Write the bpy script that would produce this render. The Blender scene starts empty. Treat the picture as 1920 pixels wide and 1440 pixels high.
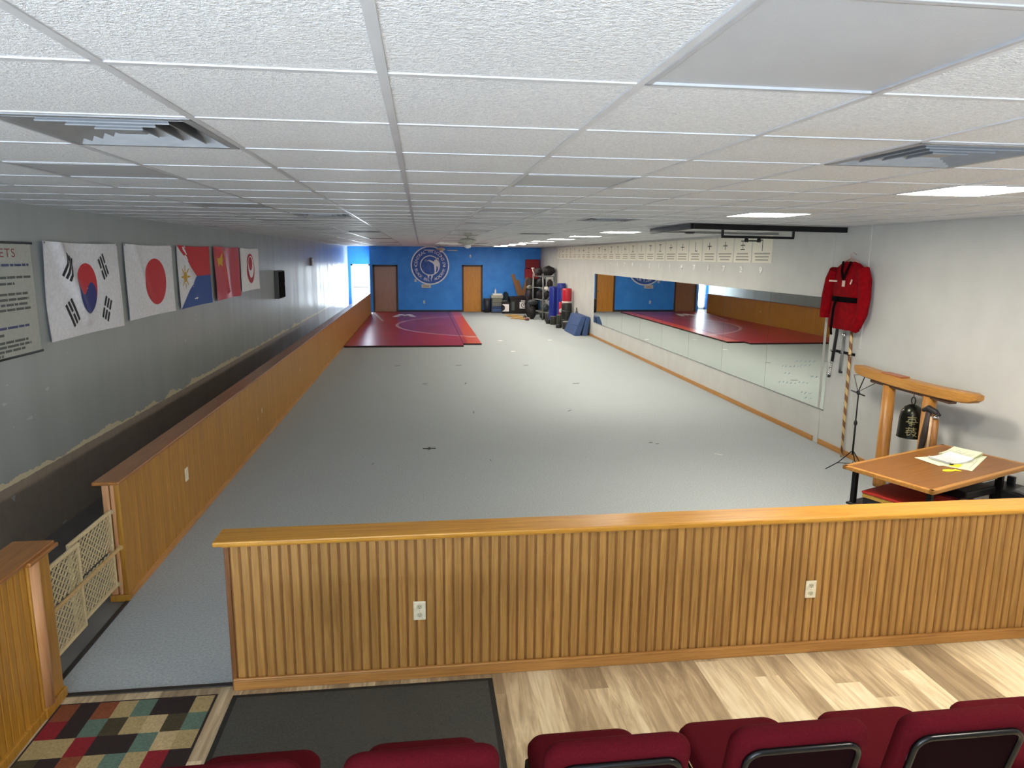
import bpy, bmesh, math, random
from mathutils import Vector, Matrix, Euler
random.seed(7)
S = bpy.context.scene
COL = S.collection
PI = math.pi

# ------------------------------------------------------------------ camera, world, big lights, exposure
CAM_Z = 2.50
YAW, PITCH, ROLL, FPX = 0.1294, 0.1805, -0.0089, 1309.64
def make_camera():
    cy, sy, cp, sp = math.cos(YAW), math.sin(YAW), math.cos(PITCH), math.sin(PITCH)
    f = Vector((sy*cp, cy*cp, -sp)); r = Vector((cy, -sy, 0)); d = -r.cross(f)
    c, s = math.cos(ROLL), math.sin(ROLL)
    r2 = c*r + s*d; d2 = -s*r + c*d
    cam = bpy.data.cameras.new('camera'); o = bpy.data.objects.new('camera', cam); COL.objects.link(o)
    cam.sensor_width = 36; cam.lens = 36*FPX/1920; cam.clip_end = 200; cam.clip_start = 0.05
    m = Matrix(((r2.x, -d2.x, -f.x, 0), (r2.y, -d2.y, -f.y, 0), (r2.z, -d2.z, -f.z, CAM_Z), (0, 0, 0, 1)))
    o.matrix_world = m
    S.camera = o
make_camera()
W = bpy.data.worlds.new('daylight'); S.world = W; W.use_nodes = True
W.node_tree.nodes['Background'].inputs[0].default_value = (0.80, 0.90, 1.0, 1)
W.node_tree.nodes['Background'].inputs[1].default_value = 2.0
def area(name, loc, rot, sx, sy, power, color):
    l = bpy.data.lights.new(name, 'AREA'); l.shape = 'RECTANGLE'; l.size = sx; l.size_y = sy; l.energy = power; l.color = color
    o = bpy.data.objects.new(name, l); COL.objects.link(o); o.location = loc; o.rotation_euler = rot; return o
# daylight through the shop window behind the camera (light off the bright pavement, so it rises into the room)
area('shop_window_daylight', (-1.0, -3.30, 1.55), (math.radians(169), 0, 0), 4.1, 0.4, 1750, (0.66, 0.80, 1.0))
area('entrance_door_daylight', (-1.4, -3.36, 1.05), (math.radians(92), 0, 0), 1.25, 1.8, 170, (0.92, 0.94, 1.0))
# daylight through the glass door; second lamp added unseen to brighten the end wall
area('corridor_door_daylight', (-2.80, 33.75, 1.15), (math.radians(-90), 0, 0), 0.9, 2.0, 150, (0.86, 0.93, 1.0))
area('corridor_added_light', (-1.95, 32.75, 1.6), (0, math.radians(90), 0), 1.6, 0.9, 85, (0.86, 0.93, 1.0))
vs = S.view_settings
S.display_settings.display_device = 'sRGB'
vs.view_transform = 'Standard'; vs.look = 'None'; vs.exposure = 0.04; vs.gamma = 1.0; vs.use_curve_mapping = False
LAMP = 67.0                       # radiance of a lit ceiling panel

# ------------------------------------------------------------------ node helpers
def lin(c):
    if isinstance(c, str):
        c = [int(c[i:i+2], 16)/255 for i in (0, 2, 4)]
        c = [x/12.92 if x <= 0.04045 else ((x+0.055)/1.055)**2.4 for x in c]
    return (c[0], c[1], c[2], 1.0)
class NT:
    def __init__(s, name, rough=0.5, metal=0.0, spec=None):
        s.m = bpy.data.materials.new(name); s.m.use_nodes = True
        s.t = s.m.node_tree; s.b = s.t.nodes['Principled BSDF']
        s.b.inputs['Roughness'].default_value = rough; s.b.inputs['Metallic'].default_value = metal
        if spec is not None: s.b.inputs['Specular IOR Level'].default_value = spec
        s._c = None
    def n(s, typ, **kw):
        x = s.t.nodes.new(typ)
        for k, v in kw.items(): setattr(x, k, v)
        return x
    def put(s, sock, v):
        if hasattr(v, 'is_linked') or isinstance(v, bpy.types.NodeSocket): s.t.links.new(v, sock)
        else: sock.default_value = v
    def co(s):
        if s._c is None: s._c = s.n('ShaderNodeTexCoord').outputs['Object']
        return s._c
    def xyz(s, v=None):
        x = s.n('ShaderNodeSeparateXYZ'); s.put(x.inputs[0], v or s.co()); return x.outputs
    def ma(s, op, a, b=0.0, c=0.0):
        x = s.n('ShaderNodeMath', operation=op); s.put(x.inputs[0], a); s.put(x.inputs[1], b); s.put(x.inputs[2], c); return x.outputs[0]
    def comb(s, x, y, z):
        k = s.n('ShaderNodeCombineXYZ'); s.put(k.inputs[0], x); s.put(k.inputs[1], y); s.put(k.inputs[2], z); return k.outputs[0]
    def scale(s, v, sc):
        k = s.n('ShaderNodeMapping'); s.put(k.inputs['Vector'], v); k.inputs['Scale'].default_value = sc; return k.outputs[0]
    def noise(s, v, sc, det=3, rough=0.5, dist=0.0):
        k = s.n('ShaderNodeTexNoise'); s.put(k.inputs['Vector'], v); k.inputs['Scale'].default_value = sc
        k.inputs['Detail'].default_value = det; k.inputs['Roughness'].default_value = rough; k.inputs['Distortion'].default_value = dist
        return k.outputs[0]
    def white(s, v):
        k = s.n('ShaderNodeTexWhiteNoise'); s.put(k.inputs['Vector'], v); return k.outputs['Value']
    def ramp(s, v, stops, interp='LINEAR'):
        k = s.n('ShaderNodeValToRGB'); s.put(k.inputs[0], v); e = k.color_ramp.elements; k.color_ramp.interpolation = interp
        while len(e) < len(stops): e.new(0.5)
        for i, (p, c) in enumerate(stops): e[i].position = p; e[i].color = lin(c)
        return k.outputs[0]
    def mix(s, f, a, b, mode='MIX'):
        k = s.n('ShaderNodeMix', data_type='RGBA', blend_type=mode)
        s.put(k.inputs[0], f); s.put(k.inputs[6], a if not isinstance(a, str) else lin(a)); s.put(k.inputs[7], b if not isinstance(b, str) else lin(b))
        return k.outputs[2]
    def bump(s, h, strength=0.2, dist=0.01):
        k = s.n('ShaderNodeBump'); s.put(k.inputs['Height'], h); k.inputs['Strength'].default_value = strength; k.inputs['Distance'].default_value = dist
        s.t.links.new(k.outputs[0], s.b.inputs['Normal'])
    def col(s, v): s.put(s.b.inputs['Base Color'], v if not isinstance(v, str) else lin(v)); return s
_pm = {}
def plain(color, rough=0.5, metal=0.0, var=0.06, sc=40.0, bump=0.0, name=None, spec=None):
    """a procedural paint, plastic, cloth or metal: one colour with a little uneven tone"""
    key = (color, rough, metal, var, sc, bump, spec)
    if key in _pm: return _pm[key]
    t = NT(name or 'mat_'+color, rough, metal, spec)
    c = lin(color); d = [max(0, x*(1-var*2)) for x in c[:3]]; l = [min(1, x*(1+var*2)) for x in c[:3]]
    nz = t.noise(t.co(), sc, 3)
    t.col(t.ramp(nz, [(0.3, d), (0.7, l)]))
    if bump: t.bump(nz, bump, 0.004)
    _pm[key] = t.m; return t.m
def oak(name, axis, c0='9A6531', c1='BE8B4E', rough=0.42, pitch=0.0, pa='x', var=0.5):
    t = NT(name, rough)
    x, y, z = t.xyz()
    sc = {'x': (1.2, 26, 26), 'y': (26, 1.2, 26), 'z': (26, 26, 1.2)}[axis]
    off = 0.0
    v = t.scale(t.co(), sc)
    if pitch:
        cell = t.ma('FLOOR', t.ma('DIVIDE', {'x': x, 'y': y}[pa], pitch))
        rnd = t.white(t.comb(cell, 3.0, 1.0))
        w = t.n('ShaderNodeVectorMath', operation='ADD'); t.put(w.inputs[0], v); t.put(w.inputs[1], t.comb(t.ma('MULTIPLY', rnd, 40.0), t.ma('MULTIPLY', rnd, 17.0), t.ma('MULTIPLY', rnd, 11.0)))
        v = w.outputs[0]
    g = t.noise(v, 1.6, 5, 0.62, 0.9)
    f = t.noise(v, 7.0, 2, 0.5)
    g = t.ma('ADD', t.ma('MULTIPLY', g, 0.75), t.ma('MULTIPLY', f, 0.25))
    c = t.ramp(g, [(0.30, c0), (0.62, c1)])
    if pitch:
        c = t.mix(t.ma('MULTIPLY', rnd, var), c, t.ramp(g, [(0.3, [k*0.62 for k in lin(c0)[:3]]), (0.65, [k*0.78 for k in lin(c1)[:3]])]))
    t.col(c); t.bump(g, 0.08, 0.003)
    return t.m

# ------------------------------------------------------------------ mesh helpers
class MB:
    def __init__(s): s.bm = bmesh.new()
    def _xf(s, vs, rot=None, loc=None, mi=0, fs=None):
        if rot is not None:
            R = rot if isinstance(rot, Matrix) else Euler(rot).to_matrix()
            for v in vs: v.co = R.to_3x3() @ v.co
        if loc is not None:
            L = Vector(loc)
            for v in vs: v.co += L
        return s
    def box(s, c, size, rot=None, bev=0.0, mi=0, seg=2):
        b = bmesh.new(); bmesh.ops.create_cube(b, size=1.0)
        for v in b.verts: v.co = Vector((v.co.x*size[0], v.co.y*size[1], v.co.z*size[2]))
        if bev: bmesh.ops.bevel(b, geom=b.edges[:], offset=min(bev, min(size)*0.49), segments=seg, affect='EDGES', profile=0.5)
        return s._take(b, rot, c, mi)
    def bb(s, x0, x1, y0, y1, z0, z1, bev=0.0, mi=0): return s.box(((x0+x1)/2, (y0+y1)/2, (z0+z1)/2), (abs(x1-x0), abs(y1-y0), abs(z1-z0)), None, bev, mi)
    def _take(s, b, rot, loc, mi):
        m = Matrix.Identity(4)
        if rot is not None: m = (rot if isinstance(rot, Matrix) else Euler(rot).to_matrix()).to_4x4()
        m = Matrix.Translation(Vector(loc)) @ m
        mp = {v: s.bm.verts.new(m @ v.co) for v in b.verts}
        for f in b.faces:
            try: nf = s.bm.faces.new([mp[v] for v in f.verts]); nf.material_index = mi; nf.smooth = f.smooth
            except ValueError: pass
        b.free(); return s
    def lathe(s, prof, c=(0, 0, 0), rot=None, n=24, mi=0, cap=True, smooth=True):
        b = bmesh.new(); rings = []
        for r, z in prof: rings.append([b.verts.new((r*math.cos(2*PI*i/n), r*math.sin(2*PI*i/n), z)) for i in range(n)])
        for a, d in zip(rings, rings[1:]):
            for i in range(n):
                f = b.faces.new((a[i], a[(i+1) % n], d[(i+1) % n], d[i])); f.smooth = smooth
        if cap: b.faces.new(rings[0][::-1]); b.faces.new(rings[-1])
        return s._take(b, rot, c, mi)
    def cyl(s, p0, p1, r0, r1=None, n=16, mi=0):
        p0, p1 = Vector(p0), Vector(p1); d = p1-p0; q = d.to_track_quat('Z', 'Y').to_matrix()
        return s.lathe([(r0, 0), (r1 if r1 is not None else r0, d.length)], p0, q, n, mi)
    def tube(s, pts, r, n=8, closed=False, mi=0, flat=None):
        pts = [Vector(p) for p in pts]; m = len(pts); rings = []
        up = None
        for i, p in enumerate(pts):
            a = pts[(i-1) % m] if (closed or i) else p; e = pts[(i+1) % m] if (closed or i < m-1) else p
            t = (e-a).normalized()
            if up is None: up = Vector((0, 0, 1)) if abs(t.z) < 0.9 else Vector((1, 0, 0))
            side = t.cross(up).normalized(); up = side.cross(t).normalized()
            rr = r[i] if isinstance(r, (list, tuple)) else r
            rx, ry = (rr, rr) if flat is None else (rr*flat[0], rr*flat[1])
            rings.append([s.bm.verts.new(p + side*rx*math.cos(2*PI*k/n) + up*ry*math.sin(2*PI*k/n)) for k in range(n)])
        rng = range(m) if closed else range(m-1)
        for i in rng:
            A, B = rings[i], rings[(i+1) % m]
            for k in range(n):
                f = s.bm.faces.new((A[k], A[(k+1) % n], B[(k+1) % n], B[k])); f.smooth = True; f.material_index = mi
        if not closed:
            for q in (rings[0][::-1], rings[-1]):
                f = s.bm.faces.new(q); f.material_index = mi
        return s
    def prism(s, poly, h, fn=None, mi=0):
        """poly (list of 2-D points) pushed out by h; fn(u,v,w) gives the place"""
        fn = fn or (lambda u, v, w: (u, v, w))
        A = [s.bm.verts.new(fn(u, v, 0)) for u, v in poly]; B = [s.bm.verts.new(fn(u, v, h)) for u, v in poly]
        fs = [s.bm.faces.new(A[::-1]), s.bm.faces.new(B)]
        k = len(poly)
        for i in range(k): fs.append(s.bm.faces.new((A[i], A[(i+1) % k], B[(i+1) % k], B[i])))
        for f in fs: f.material_index = mi
        return s
    def quad(s, pts, mi=0):
        f = s.bm.faces.new([s.bm.verts.new(p) for p in pts]); f.material_index = mi; return s
    def grid(s, fn, nu, nv, mi=0, smooth=True, closeu=False):
        V = [[s.bm.verts.new(fn(i/nu, j/nv)) for j in range(nv+1)] for i in range(nu if closeu else nu+1)]
        m = len(V)
        for i in range(nu):
            for j in range(nv):
                f = s.bm.faces.new((V[i][j], V[(i+1) % m][j], V[(i+1) % m][j+1], V[i][j+1])); f.material_index = mi; f.smooth = smooth
        return s
    def loft(s, rings, mi=0, cap=True):
        R = [[s.bm.verts.new(p) for p in r] for r in rings]; n = len(R[0])
        for a, b in zip(R, R[1:]):
            for k in range(n):
                f = s.bm.faces.new((a[k], a[(k+1) % n], b[(k+1) % n], b[k])); f.smooth = True; f.material_index = mi
        if cap:
            for q in (R[0][::-1], R[-1]):
                f = s.bm.faces.new(q); f.material_index = mi
        return s
    def build(s, name, mats, parent=None, loc=None, smooth=None, fixn=True):
        if fixn: bmesh.ops.recalc_face_normals(s.bm, faces=s.bm.faces[:])
        me = bpy.data.meshes.new(name); s.bm.to_mesh(me); s.bm.free()
        if smooth:
            for p in me.polygons: p.use_smooth = True
            try: me.set_sharp_from_angle(angle=math.radians(smooth))
            except Exception: pass
        for m in (mats if isinstance(mats, (list, tuple)) else [mats]): me.materials.append(m)
        o = bpy.data.objects.new(name, me); COL.objects.link(o)
        if parent is not None: o.parent = parent
        if loc is not None: o.location = loc
        return o
def tag(o, label, cat, group=None, kind=None):
    o['label'] = label; o['category'] = cat
    if group: o['group'] = group
    if kind: o['kind'] = kind
    return o
def thing(name, label, cat, loc=(0, 0, 0), rz=0.0, group=None, kind=None):
    o = bpy.data.objects.new(name, None); o.empty_display_size = 0.05; COL.objects.link(o); o.location = loc; o.rotation_euler = (0, 0, rz)
    return tag(o, label, cat, group, kind)
def copy_tree(o, parent=None):
    c = o.copy(); COL.objects.link(c)
    if parent is not None: c.parent = parent
    for ch in list(o.children): copy_tree(ch, c)
    return c
def struct(name, mb, mats, label, cat, parent=None, smooth=None):
    o = mb.build(name, mats, parent, smooth=smooth)
    if parent is None: tag(o, label, cat, None, 'structure')
    return o
_glyphs = {}
def glyph(ch, size, bold=0.0):
    """outline of a letter as flat triangles/faces, centred on its own box bottom; returns verts, faces, width"""
    key = (ch, bold)
    if key not in _glyphs:
        cu = bpy.data.curves.new('g', 'FONT'); cu.body = ch; cu.size = 1.0; cu.resolution_u = 3; cu.offset = bold
        o = bpy.data.objects.new('g', cu); COL.objects.link(o)
        dg = bpy.context.evaluated_depsgraph_get(); dg.update()
        me = o.evaluated_get(dg).to_mesh()
        vs = [(v.co.x, v.co.y) for v in me.vertices]; fs = [tuple(p.vertices) for p in me.polygons]
        o.evaluated_get(dg).to_mesh_clear(); bpy.data.objects.remove(o); bpy.data.curves.remove(cu)
        w = (min([v[0] for v in vs] or [0]), max([v[0] for v in vs] or [0.3]))
        _glyphs[key] = (vs, fs, w)
    vs, fs, w = _glyphs[key]
    return [((x-w[0])*size, y*size) for x, y in vs], fs, (w[1]-w[0])*size
def put_glyph(mb, ch, size, fn, mi=0, bold=0.0):
    vs, fs, w = glyph(ch, size, bold)
    V = [mb.bm.verts.new(fn(x, y)) for x, y in vs]
    for f in fs:
        try: q = mb.bm.faces.new([V[i] for i in f]); q.material_index = mi
        except ValueError: pass
    return w
def text_line(mb, txt, size, fn, mi=0, gap=0.12, space=0.45):
    x = 0
    for ch in txt:
        if ch == ' ': x += size*space; continue
        w = put_glyph(mb, ch, size, lambda a, b, x=x: fn(x+a, b), mi); x += w + size*gap
    return x

# ------------------------------------------------------------------ room measures (metres; camera above the origin)
XR, XL, YF, YB = 5.40, -3.34, 31.90, -3.1       # right wall, left wall, far wall, back wall
H = 2.907                                       # ceiling
TX0, TS, TY0, TT = -0.080, 0.606, 1.719, 0.6256 # ceiling grid
FW0, FW1 = 3.86, 3.975                          # front half wall
PX0, PX1 = -2.264, -2.153                       # left partition
PY0, PY1 = 5.06, 30.65

# ------------------------------------------------------------------ materials of the shell
def m_ceiling():
    t = NT('ceiling_tile', 0.55, spec=0.5)
    n1 = t.noise(t.co(), 85, 3, 0.65); n2 = t.noise(t.co(), 210, 2, 0.6)
    x, y, z = t.xyz()
    cell = t.white(t.comb(t.ma('FLOOR', t.ma('DIVIDE', t.ma('SUBTRACT', x, TX0), TS)), t.ma('FLOOR', t.ma('DIVIDE', t.ma('SUBTRACT', y, TY0), TT)), 0.0))
    big = t.noise(t.co(), 1.1, 3)
    c = t.ramp(t.ma('ADD', t.ma('MULTIPLY', n1, 0.55), t.ma('MULTIPLY', n2, 0.45)), [(0.36, 'BEBFC2'), (0.62, 'E4E4E4')])
    c = t.mix(t.ma('MULTIPLY', cell, 0.10), c, 'B4B2AE')
    c = t.mix(t.ramp(big, [(0.62, (0, 0, 0)), (0.75, (0.35, 0.35, 0.35))]), c, 'C2B8A6')
    t.col(c); t.bump(t.ma('ADD', n1, t.ma('MULTIPLY', n2, 0.6)), 0.9, 0.006)
    return t.m
def m_carpet():
    t = NT('carpet_loop', 0.95, spec=0.15)
    a = t.noise(t.co(), 260, 2, 0.7); b = t.noise(t.co(), 1.3, 4, 0.6); d = t.noise(t.co(), 60, 2, 0.6)
    c = t.ramp(t.ma('ADD', t.ma('MULTIPLY', a, 0.6), t.ma('MULTIPLY', d, 0.4)), [(0.35, '8D949A'), (0.65, 'BAC0BF')])
    c = t.mix(t.ramp(b, [(0.45, (0, 0, 0)), (0.75, (0.25, 0.25, 0.25))]), c, 'A2A4A4')
    t.col(c); t.bump(a, 0.4, 0.004)
    return t.m
def m_laminate(dark=0.0):
    t = NT('laminate_planks', 0.38)
    x, y, z = t.xyz()
    cx = t.ma('FLOOR', t.ma('DIVIDE', x, 0.152)); r1 = t.white(t.comb(cx, 5.0, 2.0))
    cy = t.ma('FLOOR', t.ma('DIVIDE', t.ma('ADD', y, t.ma('MULTIPLY', r1, 1.22)), 1.22))
    r2 = t.white(t.comb(cx, cy, 7.0)); r3 = t.white(t.comb(cx, cy, 19.0))
    v = t.n('ShaderNodeVectorMath', operation='ADD'); t.put(v.inputs[0], t.scale(t.co(), (15, 1.5, 1))); t.put(v.inputs[1], t.comb(t.ma('MULTIPLY', r2, 60.0), t.ma('MULTIPLY', r3, 60.0), 0.0))
    g = t.noise(v.outputs[0], 1.3, 6, 0.62, 1.1)
    v2 = t.ma('ADD', t.ma('MULTIPLY', g, 0.8), t.ma('MULTIPLY', t.ma('SUBTRACT', r2, 0.5), 0.40))
    c = t.ramp(v2, [(0.12, '857258'), (0.34, 'B09A7A'), (0.52, 'D8C5A0'), (0.72, 'EEE2C4')])
    fx = t.ma('FRACT', t.ma('DIVIDE', x, 0.152))
    edge = t.ma('LESS_THAN', fx, 0.012)
    c = t.mix(t.ma('MULTIPLY', edge, 0.35), c, '806C52')
    t.col(c); t.bump(g, 0.05, 0.002)
    return t.m
def m_wall_left():
    t = NT('painted_block_left', 0.30, spec=0.5)
    x, y, z = t.xyz()
    n = t.noise(t.scale(t.co(), (1, 3.0, 0.25)), 1.2, 4, 0.6); e = t.noise(t.co(), 1.7, 4, 0.65); e2 = t.noise(t.co(), 9, 3, 0.6)
    paint = t.ramp(n, [(0.3, '9EA4A2'), (0.7, 'A8ADAC')])
    edge = t.ma('ADD', z, t.ma('MULTIPLY', t.ma('SUBTRACT', e2, 0.5), 0.02))
    thick = t.ma('ADD', 0.655, t.ma('MULTIPLY', t.ma('SUBTRACT', e, 0.46), 0.30))
    tan = t.ma('LESS_THAN', edge, thick)
    c = t.mix(tan, paint, 'DDD3B2')
    low = t.ma('LESS_THAN', edge, 0.625)
    c = t.mix(low, c, t.ramp(e2, [(0.3, '978B7D'), (0.7, 'A39686')]))
    flake = t.ma('GREATER_THAN', t.noise(t.scale(t.co(), (1, 1.4, 3.4)), 3.1, 2, 0.5), 0.735)
    c = t.mix(flake, c, 'B9BDBE')
    t.col(c)
    t.put(t.b.inputs['Roughness'], t.ramp(t.noise(t.scale(t.co(), (1, 2.2, 0.3)), 1.0, 2), [(0.35, (0.28, 0.28, 0.28)), (0.65, (0.38, 0.38, 0.38))]))
    return t.m
def m_wall(name, a, b, rough=0.6, bump=0.12):
    t = NT(name, rough); n = t.noise(t.co(), 2.2, 4, 0.6); f = t.noise(t.co(), 140, 2, 0.6)
    t.col(t.ramp(n, [(0.3, a), (0.7, b)])); t.bump(f, bump, 0.003); return t.m
M_CEIL = m_ceiling(); M_CARPET = m_carpet(); M_LAM = m_laminate(); M_WL = m_wall_left()
M_WR = m_wall('painted_wall_right', 'C1C1BC', 'CACAC5'); M_BLUE = m_wall('blue_wall_paint', '2E88EA', '3C9AF6', 0.5)
M_WB = m_wall('painted_wall_back', 'B4B6B6', 'BFC0BE')
M_TBAR = plain('BCBCBE', 0.32, 0.0, 0.03, 8.0, name='white_enamel_grid')
M_WHITE = plain('E6E6E2', 0.4, 0.0, 0.03, 12.0, name='white_enamel')
M_BEAD = oak('oak_beadboard', 'z', '8C5E28', 'B88A48', 0.40, 0.0545, 'x', 0.55)
M_BEADY = oak('oak_beadboard_side', 'z', '94601A', 'BA862E', 0.38, 0.0545, 'y', 0.45)
M_GROOVE = plain('7A4E1E', 0.6, name='beadboard_groove'); M_GROOVEL = plain('7E5424', 0.5, name='panel_groove')
M_CAPX = oak('oak_cap_board', 'x', 'A46A22', 'CC9434', 0.28)
M_CAPY = oak('oak_rail_board', 'y', '7C4A1C', 'A26A30', 0.28)
M_POST = oak('oak_post', 'z', 'B07A4E', 'CE9A6C', 0.40)
M_BASEO = oak('oak_baseboard', 'y', 'A06A2E', 'C08A48', 0.42)
M_BASEX = oak('oak_baseboard_front', 'x', '94602A', 'B88444', 0.40)
M_DOORO = oak('oak_door_veneer', 'z', 'B06A14', 'D8942C', 0.35)
M_DOORB = oak('brown_door_veneer', 'z', '8A5C42', 'A87454', 0.30)
M_FRAME = plain('4A3426', 0.5, name='dark_brown_frame')
M_BLACK = plain('17171A', 0.45, name='black_plastic'); M_BLACKM = plain('1C1C1E', 0.38, 0.6, 0.05, name='black_painted_steel')
M_DARK = plain('0C0B0C', 0.8, name='dark_cavity')
M_STEEL = plain('9B9C9A', 0.32, 0.9, 0.05, name='grey_steel'); M_CHROME = plain('D8D8D8', 0.12, 1.0, 0.02, name='chrome')

# ------------------------------------------------------------------ the shell
b = MB(); b.bb(PX1-0.0, XR, FW1-0.06, YF+0.16, -0.10, 0.0)
struct('floor', b, M_CARPET, 'grey loop carpet of the training floor', 'floor')
b = MB(); b.bb(XL, XR, YB, 3.915, -0.10, 0.0)
struct('floor_entry', b, M_LAM, 'beige and brown laminate plank floor in front of the half wall', 'floor')
b = MB(); b.bb(XL, PX1, 3.915, YF+1.6, -0.10, 0.0)
t_ = NT('corridor_floor_shade', 0.35); t_.col(t_.ramp(t_.noise(t_.co(), 3.0, 4), [(0.3, '5C5A58'), (0.7, '726E6A')]))  # grey darkened for the shadow lying over the corridor floor
struct('floor_corridor', b, t_.m, 'grey floor of the side corridor, its shadow worked into the colour', 'floor')
b = MB(); b.bb(-2.10, -1.10, 3.895, 3.93, 0, 0.008, 0.003)
b.bb(PX1-0.02, PX1+0.012, 3.93, 5.06, 0, 0.008, 0.003)
struct('trim_1', b, plain('2A2623', 0.5, name='dark_reducer'), 'dark carpet reducer strip at the opening', 'trim')

fix_cells = {}                                   # (i, j) -> kind
LIT = [-1, -5, 3, 7, 15, 19, 23, 27, 31, 35, 39, 43]
for j in range(-1, 48, 4):
    fix_cells[(5, j)] = 'lit' if j in LIT else 'off'
    for i in (1, -3):
        if (i, j) != (-3, -1): fix_cells[(i, j)] = 'off'
for j in (1, 9, 17, 25, 33, 41): fix_cells[(-2, j)] = 'vent'; fix_cells[(3, j)] = 'vent'
for k in [(3, 41), (3, 33), (3, 25)]: fix_cells.pop(k)
b = MB()
i0, i1 = math.floor((XL-TX0)/TS), math.ceil((XR-TX0)/TS); j0, j1 = math.floor((YB-TY0)/TT), math.ceil((YF+1.6-TY0)/TT)
for i in range(i0, i1):
    for j in range(j0, j1):
        if (i, j) in fix_cells: continue
        x0, x1 = max(XL, TX0+i*TS), min(XR, TX0+(i+1)*TS); y0, y1 = max(YB, TY0+j*TT), min(YF+1.6, TY0+(j+1)*TT)
        if x1-x0 > 0.005 and y1-y0 > 0.005: b.quad([(x0, y0, H+0.0018), (x0, y1, H+0.0018), (x1, y1, H+0.0018), (x1, y0, H+0.0018)])
o_ceil = b.build('ceiling', M_CEIL, fixn=False)
bm_ = bmesh.new(); bm_.from_mesh(o_ceil.data); bmesh.ops.remove_doubles(bm_, verts=bm_.verts[:], dist=0.001); bm_.to_mesh(o_ceil.data); bm_.free()
tag(o_ceil, 'white textured suspended ceiling tiles', 'ceiling', None, 'structure')
b = MB()
for i in range(i0+1, i1):
    x = TX0+i*TS; b.bb(x-0.012, x+0.012, YB, YF+1.6, H-0.002, H+0.006)
for j in range(j0+1, j1):
    y = TY0+j*TT; b.bb(XL, XR, y-0.012, y+0.012, H-0.0016, H+0.006)
b.bb(XL, XL+0.022, YB, YF+1.6, H-0.002, H+0.006); b.bb(XR-0.022, XR, YB, YF, H-0.002, H+0.006); b.bb(PX0, XR, YF-0.022, YF, H-0.002, H+0.006)
struct('ceiling_grid', b, M_TBAR, 'white metal grid between the ceiling tiles', 'ceiling grid')
b = MB(); b.bb(XL-0.2, XR+0.2, YB-0.2, YF+1.8, 3.25, 3.35)
struct('ceiling_slab', b, M_WB, 'roof slab above the suspended ceiling', 'ceiling')

b = MB(); b.bb(XL-0.2, XL, YB-0.2, YF+1.8, -0.1, 3.25); struct('wall_left', b, M_WL, 'glossy grey painted wall with a dark lower band, behind the flags', 'wall')
b = MB(); b.bb(XR, XR+0.2, YB-0.2, YF+0.2, -0.1, 3.25); struct('wall_right', b, M_WR, 'pale grey painted wall that carries the mirrors', 'wall')
# far wall, with the corridor opening on its left
D1 = (-2.10, -1.06, 2.06); D2 = (1.86, 2.74, 2.08)
b = MB()
def wall_y(b, x0, x1, y0, y1, holes, z1=3.25):
    xs = x0
    for hx0, hx1, hz0, hz1 in sorted(holes):
        if hx0 > xs: b.bb(xs, hx0, y0, y1, 0, z1)
        b.bb(hx0, hx1, y0, y1, hz1, z1)
        if hz0 > 0: b.bb(hx0, hx1, y0, y1, 0, hz0)
        xs = hx1
    if x1 > xs: b.bb(xs, x1, y0, y1, 0, z1)
wall_y(b, -2.25, XR, YF, YF+0.15, [(D1[0], D1[1], 0, D1[2]), (D2[0], D2[1], 0, D2[2])])
struct('wall_far', b, M_BLUE, 'bright blue end wall with the round emblem', 'wall')
b = MB(); b.bb(PX1, XR, YF+0.14, YF+0.16, 0, 2.4); struct('wall_behind_doors', b, M_DARK, 'dark backing behind the far doors', 'wall')
b = MB(); wall_y(b, XL, -2.1, YF+1.5, YF+1.65, [(-3.22, -2.33, 0, 2.10)])
struct('wall_corridor_end', b, M_BLUE, 'sunlit blue wall over the glass door at the corridor end', 'wall')
b = MB()
b.bb(-2.25, -2.15, YF+0.15, YF+0.4, 0, 3.25); b.bb(-2.25, -2.15, YF+1.3, YF+1.65, 0, 3.25); b.bb(-2.25, -2.15, YF+0.4, YF+1.3, 2.5, 3.25); b.bb(-2.25, -2.15, YF+0.4, YF+1.3, 0, 0.7)
struct('wall_corridor_side', b, M_BLUE, 'blue side wall of the corridor recess', 'wall')
b = MB(); wall_y(b, XL, XR, YB-0.2, YB, [(-3.1, -2.1, 1.1, 2.5), (-2.1, -0.7, 0.05, 2.5), (-0.7, 1.1, 1.1, 2.5)])
struct('wall_back', b, M_WB, 'grey wall behind the camera with the shop window', 'wall')
def glass():
    t = NT('thin_clear_glass', 0.02); nt = t.t; out = [n for n in nt.nodes if n.type == 'OUTPUT_MATERIAL'][0]
    tr = t.n('ShaderNodeBsdfTransparent'); tr.inputs[0].default_value = (0.95, 0.97, 0.97, 1)
    gl = t.n('ShaderNodeBsdfGlossy'); gl.inputs['Roughness'].default_value = 0.02
    mx = t.n('ShaderNodeMixShader'); mx.inputs[0].default_value = 0.07
    nt.links.new(tr.outputs[0], mx.inputs[1]); nt.links.new(gl.outputs[0], mx.inputs[2]); nt.links.new(mx.outputs[0], out.inputs[0])
    return t.m
M_GLASS = glass()
def window_y(name, x0, x1, z0, z1, y, label, cat='window'):
    o = thing(name, label, cat, ((x0+x1)/2, y, z0), kind='structure')
    b = MB(); w = x1-x0; h = z1-z0
    for (a, c, d, e) in ((-w/2, -w/2+0.06, 0, h), (w/2-0.06, w/2, 0, h), (-w/2, w/2, 0, 0.06), (-w/2, w/2, h-0.06, h), (-0.03, 0.03, 0, h)): b.bb(a, c, -0.03, 0.03, d, e)
    b.build('frame', M_WHITE, o)
    b = MB(); b.bb(-w/2+0.06, w/2-0.06, -0.003, 0.003, 0.06, h-0.06); b.build('pane', M_GLASS, o)
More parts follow.
